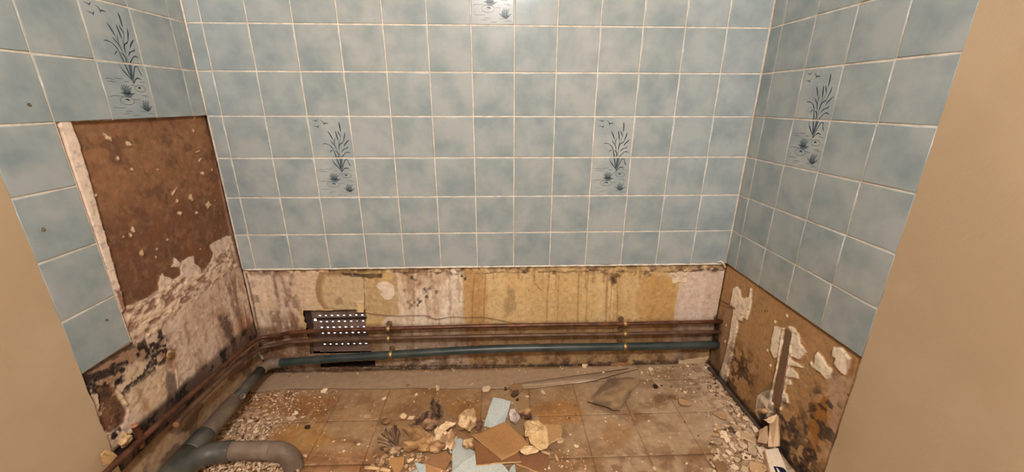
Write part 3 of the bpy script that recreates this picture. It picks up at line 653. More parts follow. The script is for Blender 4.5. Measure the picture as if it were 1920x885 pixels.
for pts in (((1453, 612), (1468, 614), (1470, 640), (1464, 668), (1452, 672), (1446, 655), (1449, 630)), ((1474, 611), (1490, 614), (1499, 628), (1502, 645), (1514, 660), (1506, 668), (1498, 675), (1484, 668), (1480, 650), (1490, 630), (1484, 618)),
            ((1468, 672), (1480, 672), (1500, 684), (1510, 690), (1498, 688), (1482, 686), (1472, 684)), ((1471, 694), (1486, 690), (1496, 700), (1498, 710), (1478, 708), (1470, 702)), ((1434, 735), (1452, 728), (1448, 752), (1458, 756), (1440, 766), (1424, 764), (1428, 748)),
            ((1530, 665), (1535, 660), (1545, 670), (1552, 684), (1562, 692), (1558, 708), (1550, 712), (1540, 700), (1528, 690)), ((1566, 650), (1580, 652), (1596, 672), (1594, 690), (1586, 704), (1578, 700), (1570, 690), (1564, 682), (1568, 672), (1560, 668)),
            ((1520, 678), (1530, 686), (1528, 692), (1522, 690)), ((1467, 736), (1478, 738), (1480, 756), (1470, 752)), ((1471, 710), (1484, 712), (1486, 720), (1476, 722))):
    c.poly(pR(*pts), WHT, 0.0015, 0.004, 60, 1.0, h=0.005, seed=len(pts))
c.line(pR((1471, 616), (1459, 690), (1444, 758)), .003, WHT, .95, .0015, h=.007); c.line(pR((1488, 628), (1480, 690), (1465, 768)), .003, WHT, .85, .003, h=.005)
for pts in (((1500, 680), (1520, 700)), ((1508, 662), (1518, 676)), ((1548, 708), (1562, 730)), ((1495, 625), (1512, 648)), ((1500, 712), (1512, 724))):
    c.line(pR(*pts), 0.003, (184, 142, 102), 0.6, 0.004)
for q in ((1439, 657), (1445, 685), (1454, 604), (1476, 592), (1400, 560), (1360, 640), (1372, 625), (1362, 610)):
    u_, v_ = uvR(*q); c.poly([(u_-.005, v_-.004), (u_+.004, v_-.006), (u_+.005, v_+.005), (u_-.004, v_+.006)], WHT, 0.001, 0.002, 80, 0.9, h=0.003)
c.poly(pR((1560, 700), (1572, 698), (1574, 712), (1562, 716)), (84, 58, 44), 0.004, 0.006, 60, 0.8)
c.poly(pR((1590, 675), (1604, 672), (1600, 705), (1590, 712)), (132, 82, 46), 0.004, 0.006, 60, 0.7)
c.poly(pR((1420, 742), (1440, 732), (1452, 740), (1450, 770), (1440, 790), (1424, 790), (1416, 770)), WHT, .002, .008, 40, .9, h=.004)
c.poly(pR((1556, 700), (1606, 705), (1570, 860), (1545, 860), (1560, 780), (1548, 740)), (172, 130, 98), 0.012, 0.012, 24, 0.7)
c.line(pR((1612, 685), (1590, 760), (1580, 800)), 0.004, (196, 156, 116), 0.8, 0.004, h=0.002)
c.poly(pR((1336, 596), (1349, 597), (1350, 612), (1346, 640), (1340, 662), (1330, 650)), (30, 21, 16), 0.004, 0.006, 60, 0.9)  # pipe-end shadow and dark holes painted black on the wall
# rusty run, then mould
c.poly(pR((1520, 752), (1534, 756), (1530, 765), (1544, 745), (1554, 742), (1550, 790), (1540, 815), (1528, 850), (1516, 860), (1506, 845), (1522, 820), (1515, 800), (1520, 780)), (142, 84, 30), 0.004, 0.007, 45, 0.9)
c.poly(pR((1500, 840), (1530, 820), (1526, 862), (1510, 868)), (150, 96, 52), 0.008, 0.01, 40, 0.7)
mm_ = c.box(-.64, -.36, -0.02, 0.30, .05)
c.spots(mm_*sstep(.32, .1, V), (70, 50, 38), 34, 0.55, 0.05, 0.9, 2); c.spots(mm_*sstep(.22, .05, V), (42, 31, 25), 26, 0.53, 0.05, 0.9, 5)
c.spots(mm_*sstep(.12, .02, V), (28, 22, 19), 30, 0.42, 0.08, 0.9, 7)
c.spots(c.box(-.66, -.54, 0.0, .33, .03), (46, 34, 27), 36, 0.58, 0.04, 0.85, 3)
m2 = c.box(-.30, -.12, 0.0, .22, .05); c.spots(m2, (96, 62, 38), 28, 0.54, 0.07, 0.8, 6); c.spots(m2, (58, 40, 28), 34, 0.62, 0.05, 0.8, 1)
c.poly(pR((1335, 650), (1350, 655), (1356, 700), (1345, 715), (1325, 690)), (84, 58, 36), 0.012, 0.012, 30, 0.6)
c.mix(sstep(0.488, 0.500, V+0.004*(fbm(U, V, 70, 2)-.5))*0.75, (96, 64, 42))
for q in ((1439, 583), (1435, 583), (1600, 755), (1520, 742), (1590, 740)):
    u_, v_ = uvR(*q); c.poly([(u_-.003, v_-.003), (u_+.003, v_-.003), (u_+.003, v_+.003), (u_-.003, v_+.003)], (80, 52, 36), 0.0015, 0.002, 80, 0.9)
c.mix(sstep(.03, .008, V)*.85, (40, 29, 22))  # shadowed gap behind the conduit, painted dark along the wall foot
c.h += (fbm(U, V, 22, 3)-0.5)*0.003+(fbm(U, V, 110, 1)-0.5)*0.0012
c.spots(np.ones(len(U)), (118, 80, 50), 95, 0.65, 0.04, 0.35, 2)
c.h = np.where(V > ZB-.004, np.minimum(c.h, 0), np.minimum(c.h, .0075))
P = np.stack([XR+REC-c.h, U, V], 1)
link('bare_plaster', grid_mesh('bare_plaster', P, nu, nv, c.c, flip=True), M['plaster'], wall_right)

# ---------------------------------------------------------------- floor of square vinyl tiles
VT = 0.1945; vx = [XL]+[x for x in (1.302+VT*k for k in range(-8, 5)) if XL+.03 < x < XR-.02]+[XR]
vy = [0.0, -0.100, -0.2945, -0.489, -0.6835, -0.878]
def floor_paint(c):
    u, v = c.u, c.v
    c.cloud((132, 88, 50), 4, 0.6, 2); c.cloud((168, 124, 84), 7, 0.55, 5)
    c.mix(0.7*sstep(0.45, 0.9, u)*sstep(1.05, .6, u)*sstep(-.05, -.12, v), (146, 98, 54))
    # dusty paler right half
    c.mix(0.85*sstep(1.15, 1.45, u+.15*(fbm(u, v, 8, 3)-.5)), (162, 124, 88))
    c.spots(sstep(1.4, 1.9, u), (176, 138, 104), 24, 0.52, 0.08, 0.7, 6)
    for pts, col, a in ((((445, 770), (500, 735), (640, 742), (600, 790), (520, 770), (470, 800)), (140, 82, 36), .8), (((520, 800), (600, 795), (640, 830), (560, 850), (500, 840)), (160, 104, 44), .85), (((560, 842), (720, 850), (700, 885), (540, 885)), (140, 82, 40), .7),
                        (((845, 752), (900, 745), (905, 785), (850, 790)), (146, 92, 44), .8), (((1000, 760), (1090, 750), (1090, 790), (1010, 800)), (156, 98, 44), .8), (((1222, 742), (1240, 738), (1270, 736), (1274, 748), (1250, 756), (1230, 755)), (108, 66, 42), .95),
                        (((1165, 772), (1195, 768), (1212, 782), (1196, 798), (1180, 790)), (138, 86, 46), .9), (((1140, 790), (1185, 800), (1180, 830), (1140, 838), (1130, 810)), (150, 96, 50), .7), (((1290, 840), (1335, 845), (1315, 872), (1280, 868)), (128, 78, 40), .8),
                        (((1320, 768), (1350, 766), (1345, 776), (1325, 776)), (126, 82, 54), .8), (((705, 870), (760, 860), (850, 885), (690, 885)), (140, 92, 56), .6), (((1050, 850), (1120, 846), (1140, 885), (1040, 885)), (136, 88, 52), .7),
                        (((560, 855), (600, 850), (640, 860), (600, 872)), (118, 72, 38), .6), (((590, 815), (640, 818), (690, 828), (640, 832)), (112, 68, 34), .7), (((420, 780), (520, 790), (500, 830), (420, 835)), (142, 104, 80), .6), (((1290, 715), (1340, 705), (1360, 740), (1300, 745)), (138, 98, 74), .6)):
        c.poly([uvF(*p) for p in pts], col, 0.015, 0.018, 25, a, mott=.35)
    c.spots(np.ones(len(u)), (112, 72, 42), 16, 0.62, 0.07, 0.45, 7); c.spots(np.ones(len(u)), (180, 142, 106), 60, 0.70, 0.04, 0.35, 4)
    c.spots(sstep(-.38, -.5, v), (118, 76, 46), 30, 0.56, 0.08, 0.6, 1)
    # gritty dust against the right wall and by the waste pipe
    c.spots(sstep(1.72, 1.92, u), (198, 160, 124), 80, 0.50, 0.06, 0.8, 2); c.spots(sstep(0.22, 0.06, u+.2*(fbm(u, v, 10, 2)-.5)), (188, 148, 116), 80, 0.54, 0.06, 0.6, 5)
    for s in ((((835, 690),)), ):
        pass
    c.line([uvF(610, 778), uvF(618, 745), uvF(625, 732)], 0.0018, (96, 62, 40), 0.8)
    c.line([uvF(562, 850), uvF(690, 864)], 0.0015, (170, 128, 88), 0.5)
tiles = []
for i in range(len(vx)-1):
    for j in range(len(vy)-1):
        x0, x1, y1, y0 = vx[i]+.0003, vx[i+1]-.0003, vy[j]-.0003, vy[j+1]+.0003
        if i == 0: x0 = XL-.004
        if i == len(vx)-2: x1 = XR+.004
        if j == 0: y1 = .006
        tiles.append((x0, x1, y0, y1, uv_grid(x0, x1, y0, y1, 0.0032 if j < 3 else 0.007)))
U = np.concatenate([t[4][0] for t in tiles]); V = np.concatenate([t[4][1] for t in tiles])
c = Canvas(U, V, (150, 109, 72)); floor_paint(c)
H = (fbm(U, V, 9, 3)-.5)*0.0016+(fbm(U, V, 90, 4)-.5)*0.0005
k0 = 0; rf = random.Random(21)
for (x0, x1, y0, y1, (u, v, nu, nv)) in tiles:
    k1 = k0+len(u); tx, ty = rf.uniform(-.004, .004), rf.uniform(-.004, .004)
    z = H[k0:k1]+(u-u.mean())*tx+(v-v.mean())*ty-.0008
    # rim drops to the subfloor so each square has its own edge
    G = z.reshape(nu, nv); C3 = c.c[k0:k1]
    uu, vv = u.reshape(nu, nv), v.reshape(nu, nv)
    eg = np.zeros((nu, nv), bool); eg[0] = eg[-1] = True; eg[:, 0] = eg[:, -1] = True
    G = np.where(eg, G-0.0007, G)
    ush = uu.copy(); ush[1], ush[-2] = uu[0]+.0003, uu[-1]-.0003; vsh = vv.copy(); vsh[:, 1], vsh[:, -2] = vv[:, 0]+.0003, vv[:, -1]-.0003
    P = np.stack([ush.ravel(), vsh.ravel(), G.ravel()], 1)
    link('vinyl_tile', grid_mesh('vinyl_tile', P, nu, nv, C3, smooth=False), M['vinyl'], floor)
    k0 = k1

# ---------------------------------------------------------------- the room's ceiling lamp (behind the camera)
lamp = empty('ceiling_lamp', (LAMP_POS[0], LAMP_POS[1], Z_CEIL), 'round opal glass lamp hanging from the white ceiling', 'lamp')
child('ceiling_rose', tube_mesh('ceiling_rose', [(LAMP_POS[0], LAMP_POS[1], Z_CEIL), (LAMP_POS[0], LAMP_POS[1], LAMP_POS[2]+LAMP_R*.93)], [0.05, 0.035], 20), M['bead'], lamp)
bm = bmesh.new(); bmesh.ops.create_uvsphere(bm, u_segments=20, v_segments=12, radius=LAMP_R, matrix=Matrix.Translation(LAMP_POS))
me = bpy.data.meshes.new('globe'); bm.to_mesh(me); bm.free()
m, nt, b = nodes('lit_opal_glass')
b.inputs['Emission Color'].default_value = (*LAMP_COL, 1); b.inputs['Emission Strength'].default_value = LAMP_E
child('globe', me, m, lamp)

# ================================================================= VENT AND PIPES
Lx = XL-REC; Rx = XR+REC
# perforated vent plate set back in the opening
YG = 0.030
gx = [on_y(x, 612, YG)[0] for x in (603, 614.2, 625.5, 636.7, 648, 659.6, 670.8, 682)]
gz = [on_y(640, y, YG)[2] for y in (591.3, 602.6, 613.4, 624.2, 634.4, 645)]
grille = empty('vent_grille', (0.285, YG, HOLE[0][2]), 'brown perforated metal vent plate with rows of daylit slots', 'vent grille')
def plate_with_slots():
    xe = [HOLE[0][0]+.0005, gx[0]-.040, gx[0]-.0135]+[(gx[i]+gx[i+1])/2 for i in range(7)]+[HOLE[0][1]-.0005]
    ze = [HOLE[0][3]-.0005]+[(gz[i]+gz[i+1])/2 for i in range(5)]+[gz[5]-.012, HOLE[0][2]+.0005]
    V = []; F = []; th = 0.003
    def cell(x0, x1, z0, z1, hx=None, hz=None, w=0, h=0):
        b = len(V)
        O = [(x0, z0), ((x0+x1)/2, z0), (x1, z0), (x1, (z0+z1)/2), (x1, z1), ((x0+x1)/2, z1), (x0, z1), (x0, (z0+z1)/2)]
        if hx is None:
            V.extend([(x, YG, z) for x, z in O]); F.append(tuple(range(b, b+8))); return
        I = [(hx-w*.8, hz-h*.75), (hx, hz-h), (hx+w*.8, hz-h*.75), (hx+w, hz), (hx+w*.8, hz+h*.75), (hx, hz+h), (hx-w*.8, hz+h*.75), (hx-w, hz)]
        V.extend([(x, YG, z) for x, z in O]+[(x, YG, z) for x, z in I]+[(x, YG+th, z) for x, z in I])
        for k in range(8):
            k2 = (k+1) % 8; F.append((b+k, b+k2, b+8+k2, b+8+k)); F.append((b+8+k, b+8+k2, b+16+k2, b+16+k))
    rg = random.Random(2)
    for r in range(len(ze)-1):
        for cc in range(len(xe)-1):
            x0, x1, z1, z0 = xe[cc], xe[cc+1], ze[r], ze[r+1]
            ci = cc-2
            if r < 6 and ci >= 0 and not (r == 4 and ci > 2):
                w, h = 0.0050*rg.uniform(.9, 1.08), 0.0024*rg.uniform(.85, 1.1)
                if ci == 6 and r in (1, 2): w *= .65; h *= .7
                if r == 4: w *= .8; h *= .75
                cell(x0, x1, z0, z1, gx[ci], gz[r], w, h)
            elif r == 1 and cc == 1: cell(x0, x1, z0, z1, (x0+x1)/2+.004, z1-.006, .006, .0055)
            else: cell(x0, x1, z0, z1)
    return mesh_of('plate', V, F)
child('plate', plate_with_slots(), M['grille'], grille)
bz = (gz[0]+gz[1])/2+.002
child('louvre_bar', boxes_mesh('louvre_bar', [(gx[0]-.012, HOLE[0][1]-.001, YG-.006, YG+.001, bz-.0028, bz+.0028)]), M['black'], grille)
child('sill_lip', boxes_mesh('sill_lip', [(gx[0]-.014, HOLE[0][1]-.001, YG-.022, YG+.001, gz[5]-.024, gz[5]-.018)]), M['grille'], grille)
child('seam', boxes_mesh('seam', [((gx[4]+gx[5])/2-.0008, (gx[4]+gx[5])/2+.0008, YG-.0012, YG, gz[5]-.01, HOLE[0][3]-.001)]), M['dark'], grille)
o = centred('niche_shade_block', boxes_mesh('niche_shade_block', [(HOLE[0][0]+.002, gx[0]-.034, 0.020, YG-.001, gz[2]+.004, HOLE[0][3]-.002)]), M['dark']); tag(o, 'dark block added for the shade in the left side of the vent opening', 'block')  # dark block added to give the niche beside the grille its shade
o = centred('loose_lath', tube_mesh('loose_lath', smooth_path([on_y(580, 620, .02), on_y(583, 640, .018), on_y(586, 668, .016)]), [.006, .007, .006]*5+[.006, .006], 8), M['brick']); tag(o, 'rough brown upright lath in the vent opening left of the grille', 'lath')

# copper supply pipes
def copper(name, pts, r, mat, label, hollow=0.0):
    root = empty(name, pts[0], label, 'pipe', 'copper supply pipes')
    child('tube', tube_mesh('tube', smooth_path(pts, 6), r, 14, hollow=hollow), M[mat], root); return root
back1 = [on_y(x, y, -.036) for x, y in ((1351, 603), (1170, 607), (1040, 609), (900, 611.5), (700, 617), (560, 622.5))]
copper('copper_pipe', [(XR+.006, -.036, back1[0][2])]+back1[1:]+[(.055, -.036, .216), (.012, -.042, .214), (-.012, -.062, .216), (-.018, -.11, .222), (-.018, -.2, .232), (-.018, -.35, .240), (-.018, -.56, .250), (-.018, -.75, .252)], .0085, 'copper',
       'upper of two brown copper pipes running along the back wall and round the left corner')
back2 = [on_y(x, y, -.036) for x, y in ((1351, 622), (1170, 626), (1040, 628), (900, 630.5), (700, 635), (560, 640))]
p2 = copper('copper_pipe', [(XR+.006, -.036, back2[0][2])]+back2[1:]+[(.055, -.036, .172), (.014, -.042, .168), (-.010, -.062, .170), (-.016, -.11, .178), (-.016, -.2, .196), (-.016, -.34, .203), (-.016, -.47, .206), (-.010, -.515, .206)], .0085, 'copper2',
            'lower of two dusty copper pipes, ending in a cut open end by the left wall', hollow=.0018)
def pipe_clip(px, py, Y, r, label):
    q = on_y(px, py, Y); root = empty('pipe_clip', (q[0]-.006, REC-.002, q[2]), label, 'pipe clip', 'pipe clips on the back wall')
    x, z = q[0], q[2]
    child('rosette', tube_mesh('rosette', [(x-.006, REC+.002, z), (x-.006, REC-.006, z), (x-.006, REC-.009, z)], [.0125, .0125, .009], 20), M['clip'], root)
    child('stem', tube_mesh('stem', [(x-.006, REC-.004, z), (x-.002, Y+r*.7, z)], .004, 10), M['clip'], root)
    child('collar', tube_mesh('collar', [(x-.007, Y, z), (x-.005, Y, z), (x+.005, Y, z), (x+.007, Y, z)], [r+.0007, r+.0026, r+.0026, r+.0007], 18), M['brass'], root)
for px, w in ((728, 'near the vent'), (1172, 'towards the right corner')):
    pipe_clip(px, 616.3 if px < 900 else 607, -.036, .0085, 'small round clip on the upper copper pipe '+w)
    pipe_clip(px, 634.4 if px < 900 else 626, -.036, .0085, 'small round clip on the lower copper pipe '+w)
# green waste pipe and its grey continuation
zw = lambda x, y: on_y(x, y, -.042)
waste = empty('waste_pipe', (0.95, -.042, .13), 'long dark green plastic waste pipe along the foot of the back wall', 'pipe')
wp = [(XR+.004, -.042, zw(1335, 646.5)[2])]+[zw(x, y) for x, y in ((1170, 650), (1030, 652), (900, 655.5), (735, 665), (600, 674))]+[(.035, -.042, .084)]
child('tube', tube_mesh('tube', smooth_path(wp, 6), .0172, 20), M['pvc_green'], waste)
for px, py in ((733, 665), (1171, 650)):
    pipe_clip(px, py, -.042, .0172, 'pale brass ring clip holding the green pipe '+('near the vent' if px < 900 else 'towards the right corner'))
drain = empty('drain_pipe', (-.005, -.35, 0.0), 'grey plastic drain pipe along the left wall with a branch elbow on the floor', 'pipe')
child('elbow', tube_mesh('elbow', smooth_path([(.048, -.042, .085), (.028, -.043, .085), (.010, -.052, .086), (-.001, -.072, .088), (-.004, -.098, .090)], 6), .0215, 20), M['pvc_grey'], drain)
child('run', tube_mesh('run', [(-.004, -.095, .090), (-.004, -.20, .092), (-.004, -.285, .092)], .019, 20), M['pvc_teal'], drain)
child('socket', tube_mesh('socket', [(-.004, -.262, .090), (-.004, -.268, .090), (-.004, -.300, .090), (-.003, -.306, .090), (-.003, -.425, .088), (-.003, -.440, .088)], [.021, .026, .027, .0285, .029, .0285], 22), M['pvc_grey'], drain)
child('lug', tube_mesh('lug', [(.022, -.272, .105), (.032, -.276, .108)], .011, 12, hollow=.004), M['pvc_grey'], drain)
child('collar', tube_mesh('collar', [(-.003, -.432, .088), (-.003, -.437, .088), (-.004, -.50, .088), (-.004, -.505, .088)], [.031, .0325, .0325, .031], 22), M['pvc_teal'], drain)
child('sweep_tee', tube_mesh('sweep_tee', smooth_path([(-.008, -.74, .092), (-.006, -.64, .088), (.010, -.560, .082), (.040, -.510, .076), (.080, -.492, .071), (.110, -.487, .070)], 6), .0325, 22), M['pvc_teal'], drain)
child('tee_body', tube_mesh('tee_body', [(-.004, -.49, .088), (-.006, -.60, .090), (-.008, -.74, .092)], .0310, 22), M['pvc_teal'], drain)
child('branch', tube_mesh('branch', smooth_path([(.098, -.487, .070), (.20, -.486, .067), (.255, -.487, .064)], 5), .0290, 22), M['pvc_grey'], drain)
child('branch_elbow', tube_mesh('branch_elbow', smooth_path([(.238, -.487, .064), (.262, -.488, .062), (.284, -.491, .053), (.298, -.495, .034), (.303, -.497, .012), (.303, -.497, -.003)], 5), [.0305]*25+[.0305], 22), M['pvc_grey'], drain)
child('bracket', tube_mesh('bracket', smooth_path([(-.045, -.045, .13), (-.03, -.04, .12), (-.022, -.045, .105)]), .006, 8), M['pvc_grey'], drain)
# short cut copper stub and broken fittings low on the left wall
st = [on_x(266, 838, XL+.03), on_x(260, 815, XL+.032), on_x(252, 797, XL+.034)]
stub = empty('copper_stub', st[0], 'short cut copper stub pointing up at the foot of the left wall', 'pipe')
child('tube', tube_mesh('tube', smooth_path(st), .0085, 14, hollow=.0018), M['copper'], stub)
M['copper_rim'] = mat_noise('bright_cut_copper', (176, 118, 82), (206, 150, 110), rough=0.35, scale=60, bump=0, metal=0.3)
def rim(root, a, b_, r):
    a, b_ = np.array(a, float), np.array(b_, float); d = (b_-a)/np.linalg.norm(b_-a)
    child('cut_rim', tube_mesh('cut_rim', [b_-d*.002, b_+d*.0006], r*1.04, 14, hollow=.0020), M['copper_rim'], root)
rim(stub, st[1], st[2], .0085); rim(p2, (-.016, -.47, .206), (-.010, -.515, .206), .0085)
# wire sagging along the back wall
o = centred('wire', tube_mesh('wire', smooth_path([on_y(684, 586, .006), on_y(700, 589, -.004), on_y(740, 592, -.008), (on_y(775, 591.5, -.008)), on_y(800, 592, -.006), on_y(817, 598.5, -.004), on_y(845, 594.5, -.005), on_y(875, 595, -.006), on_y(910, 595.5, -.006), on_y(945, 602, -.006), on_y(975, 607, -.020), on_y(1010, 608.5, -.027)], 6), .0011, 6), M['wire'])
tag(o, 'thin brown wire sagging from the vent above the copper pipes', 'wire')

# ================================================================= THINGS ON THE RIGHT WALL AND FLOOR
rd = random.Random(77)
def P3(x, y, where):
    """where: number = height above the floor, ('x', X) or ('y', Y) = on that plane"""
    if isinstance(where, tuple): return on_x(x, y, where[1]) if where[0] == 'x' else on_y(x, y, where[1])
    return on_z(x, y, where)
def slab_mesh(name, pts3, thick, top, side, seed=0, jit=0.0012, n=4, axis=(0, 0, -1), noise=0.10):
    r = random.Random(seed); P = [np.array(p, float) for p in pts3]; O = []
    for i in range(len(P)):
        a, b = P[i], P[(i+1) % len(P)]
        for k in range(n):
            q = a+(b-a)*k/n
            if k: q = q+np.array([r.uniform(-jit, jit), r.uniform(-jit, jit), 0])
            O.append(q)
    ax = np.array(axis, float); m = len(O); cen = sum(O)/m
    inner = [cen+(q-cen)*0.965 for q in O]
    V = inner+[q+ax*thick*.22 for q in O]+[q+ax*thick for q in O]
    V = V+[v.copy() for v in V[m:2*m]]
    F = [tuple(range(m))]+[(i, 3*m+i, 3*m+(i+1) % m, (i+1) % m) for i in range(m)]
    F += [(m+i, 2*m+i, 2*m+(i+1) % m, m+(i+1) % m) for i in range(m)]+[tuple(reversed(range(2*m, 3*m)))]
    # keep the outline counter-clockwise from outside
    nrm = np.zeros(3)
    for i in range(m): nrm += np.cross(O[i]-cen, O[(i+1) % m]-cen)
    if nrm@ax > 0: F = [tuple(reversed(f)) for f in F]
    C = np.zeros((len(V), 3)); C[:m] = lin(top); C[3*m:] = lin(top); C[m:3*m] = lin(side)
    C *= np.array([1+r.uniform(-noise, noise) for _ in V])[:, None]
    return mesh_of(name, V, F, C)
def slab(name, pts, thick, top, side, label, cat, seed=0, group=None, jit=.0012, mat='rubble', axis=(0, 0, -1)):
    me = slab_mesh(name, [P3(*p) for p in pts], thick, top, side, seed, jit, axis=axis)
    return tag(centred(name, me, M[mat]), label, cat, group)
def sheet_mesh(name, quad, nu=18, nv=18, amp=0.01, sc=2.2, seed=1, c1=(200, 160, 120), c2=(120, 84, 56), thick=0.0016, dome=0.0, ridge=0.0, ridges=7, edge=0.08, axis=(0, 0, 1), ragged=0.12, disc=False):
    """crumpled or curved sheet between four corners, real thickness"""
    A, B, Cc, D = [np.array(q, float) for q in quad]; ax = np.array(axis, float)
    s, t = np.meshgrid(np.linspace(0, 1, nu), np.linspace(0, 1, nv), indexing='ij'); s = s.ravel(); t = t.ravel()
    es = (vnoise(t*5+seed, np.full_like(t, seed*1.7), seed)-.5)*ragged*(np.abs(s-.5)*2)**3
    et = (vnoise(s*5+seed*2, np.full_like(t, seed*2.3), seed+1)-.5)*ragged*(np.abs(t-.5)*2)**3
    ss = np.clip(s+es, -.2, 1.2)[:, None]; tt = np.clip(t+et, -.2, 1.2)[:, None]
    P = A*(1-ss)*(1-tt)+B*ss*(1-tt)+Cc*ss*tt+D*(1-ss)*tt
    if disc:
        a_, b_ = 2*s-1, 2*t-1; dx = a_*np.sqrt(1-b_*b_/2); dy = b_*np.sqrt(1-a_*a_/2)
        wob = 1+ragged*(vnoise(np.arctan2(dy, dx)*1.6+9, np.full_like(s, seed*1.1), seed)-.5)
        ss = (.5+.62*dx*wob)[:, None]; tt = (.5+.62*dy*wob)[:, None]
        P = A*(1-ss)*(1-tt)+B*ss*(1-tt)+Cc*ss*tt+D*(1-ss)*tt
    f = fbm(s*sc+seed*3.1, t*sc+seed*1.3, 1.0, seed, 3); rg = 1-np.abs(2*fbm(s*sc*1.6+seed, t*sc*1.6, 1.0, seed+2, 2)-1)
    h = amp*(f-.3)+amp*.8*(rg-.7)+dome*(1-(2*s-1)**2)*(1-(2*t-1)**2)
    if ridge: h = h+ridge*(np.abs(((s*ridges+.4*f) % 1)-.5)*2-.3)*(0.25+.75*t)
    P = P+ax*h[:, None]
    k = sstep(.35, .65, fbm(s*4+seed, t*4, 1.0, seed+4, 3))[:, None]; Cl = lin(c1)*(1-k)+lin(c2)*k
    n = nu*nv; lo = P-ax*thick
    idx = lambda i, j: i*nv+j
    F = []
    for i in range(nu-1):
        for j in range(nv-1):
            a, b_, c_, d_ = idx(i, j), idx(i+1, j), idx(i+1, j+1), idx(i, j+1)
            F += [(a, b_, c_, d_), (n+a, n+d_, n+c_, n+b_)]
    ring = [idx(i, 0) for i in range(nu-1)]+[idx(nu-1, j) for j in range(nv-1)]+[idx(i, nv-1) for i in range(nu-1, 0, -1)]+[idx(0, j) for j in range(nv-1, 0, -1)]
    for a, b_ in zip(ring, ring[1:]+ring[:1]): F.append((a, n+a, n+b_, b_))
    V = np.concatenate([P, lo]); zc = V[:, 2].min()
    if zc < 0.0006 and axis == (0, 0, 1): V[:, 2] += 0.0006-zc
    return mesh_of(name, V, F, np.concatenate([Cl, Cl*.85]), smooth=False)
def sheet(name, pts, label, cat, group=None, mat='rubble', **k):
    return tag(centred(name, sheet_mesh(name, [P3(*p) for p in pts], **k), M[mat]), label, cat, group)
def lump_mesh(name, size, seed, c1, c2, amp=.35, facet=1.0, sub=2, ridge=0.0):
    bm = bmesh.new(); bmesh.ops.create_icosphere(bm, subdivisions=sub, radius=1.0)
    me = bpy.data.meshes.new(name); bm.to_mesh(me); bm.free()
    co = np.empty(len(me.vertices)*3, np.float32); me.vertices.foreach_get('co', co); co = co.reshape(-1, 3).astype(float)
    a = fbm(co[:, 0]*1.3+seed*2.1+co[:, 2], co[:, 1]*1.3+seed+co[:, 2]*.7, 1.0, seed, 3)
    b_ = np.abs(2*fbm(co[:, 0]*2.4-co[:, 2]*1.1+seed, co[:, 1]*2.4+co[:, 2]*1.7, 1.0, seed+3, 2)-1)
    rg_ = np.random.default_rng(seed+5); rr = 1+amp*(a-.5)*2-amp*.9*b_+amp*.5*(rg_.random(len(co))-.5)
    if ridge: rr = rr+ridge*np.sin(co[:, 0]*9+4*a)
    P = co*rr[:, None]*np.array(size); P[:, 2] -= P[:, 2].min()
    me.vertices.foreach_set('co', P.astype(np.float32).ravel())
    k = sstep(.35, .62, fbm(co[:, 0]*2+seed*3, co[:, 1]*2+co[:, 2]*2, 1.0, seed+1, 3))[:, None]
    set_cols(me, lin(c1)*(1-k)+lin(c2)*k); me.update(); return me
def lump(name, px, py, z, size, seed, c1, c2, label, cat, group=None, rot=0.0, tilt=(0, 0), **k):
    o = link(name, lump_mesh(name, size, seed, c1, c2, **k), M['rubble']); q = on_z(px, py, z); q[2] = z
    o.location = tuple(q); o.rotation_euler = (tilt[0], tilt[1], rot); return tag(o, label, cat, group)

# right wall: exposed batten, splinter, conduit at the foot
BX = XR+.002
me = slab_mesh('wood_batten', [on_x(1475, 613, BX), on_x(1486, 624, BX), on_x(1479, 655, BX), on_x(1462, 764, BX), on_x(1446, 755, BX), on_x(1464, 670, BX)], .009, (116, 86, 64), (210, 172, 134), 4, .0012, axis=(1, 0, 0))
tag(centred('wood_batten', me, M['rubble']), 'narrow brown upright batten between white plaster scabs on the right wall', 'batten')
a, b_ = on_x(1379, 579, XR+.004), on_x(1348, 561, XR-.018)
tag(centred('splinter', tube_mesh('splinter', [a, a*.5+b_*.5, b_], [.0042, .003, .0008], 6), M['brick']), 'dark wooden splinter sticking out of the right wall near the corner', 'splinter')
cp = [on_z(x, y, .009) for x, y in ((1329, 690), (1345, 708), (1362, 728), (1395, 768), (1424, 800), (1440, 818))]
for q in cp: q[0] = min(q[0], XR-.010)
tag(centred('conduit', tube_mesh('conduit', smooth_path(cp, 5), .0075, 12), M['darkrail']), 'dark grey conduit lying along the foot of the right wall', 'conduit')
# pale broken pieces of board and a carton in the lower right corner
RX = XR-.004
slab('plaster_board_scrap', [(1442, 794, ('x', XR-.026)), (1457, 779, ('x', XR-.012)), (1459, 837, ('x', XR-.040)), (1440, 838, ('x', XR-.062))], .006, (196, 158, 122), (166, 126, 92), 'flat pale upright scrap of board leaning on the right wall above the carton', 'board scrap', 5, axis=(1, 0, 0))
slab('plaster_board_scrap', [(1424, 806, ('x', XR-.045)), (1437, 798, ('x', XR-.030)), (1440, 822, ('x', XR-.050)), (1436, 832, ('x', XR-.066)), (1421, 829, ('x', XR-.078))], .006, (186, 146, 112), (150, 112, 82), 'smaller rounded pale board scrap left of the upright one', 'board scrap', 6, axis=(.9, 0, -.3))
sheet('torn_paper', [(1432, 787, ('x', XR-.040)), (1457, 777, ('x', XR-.010)), (1452, 789, ('x', XR-.018)), (1446, 795, ('x', XR-.040))], 'cream torn paper flap folded over the top of the leaning board scrap', 'paper', amp=.004, c1=(222, 186, 150), c2=(206, 168, 130), nu=10, nv=8)
lump('plaster_chunk', 1430, 775, .055, (.028, .02, .010), 8, (196, 156, 118), (170, 128, 92), 'flat plaster chunk caught on the right wall above the torn paper', 'plaster chunk')
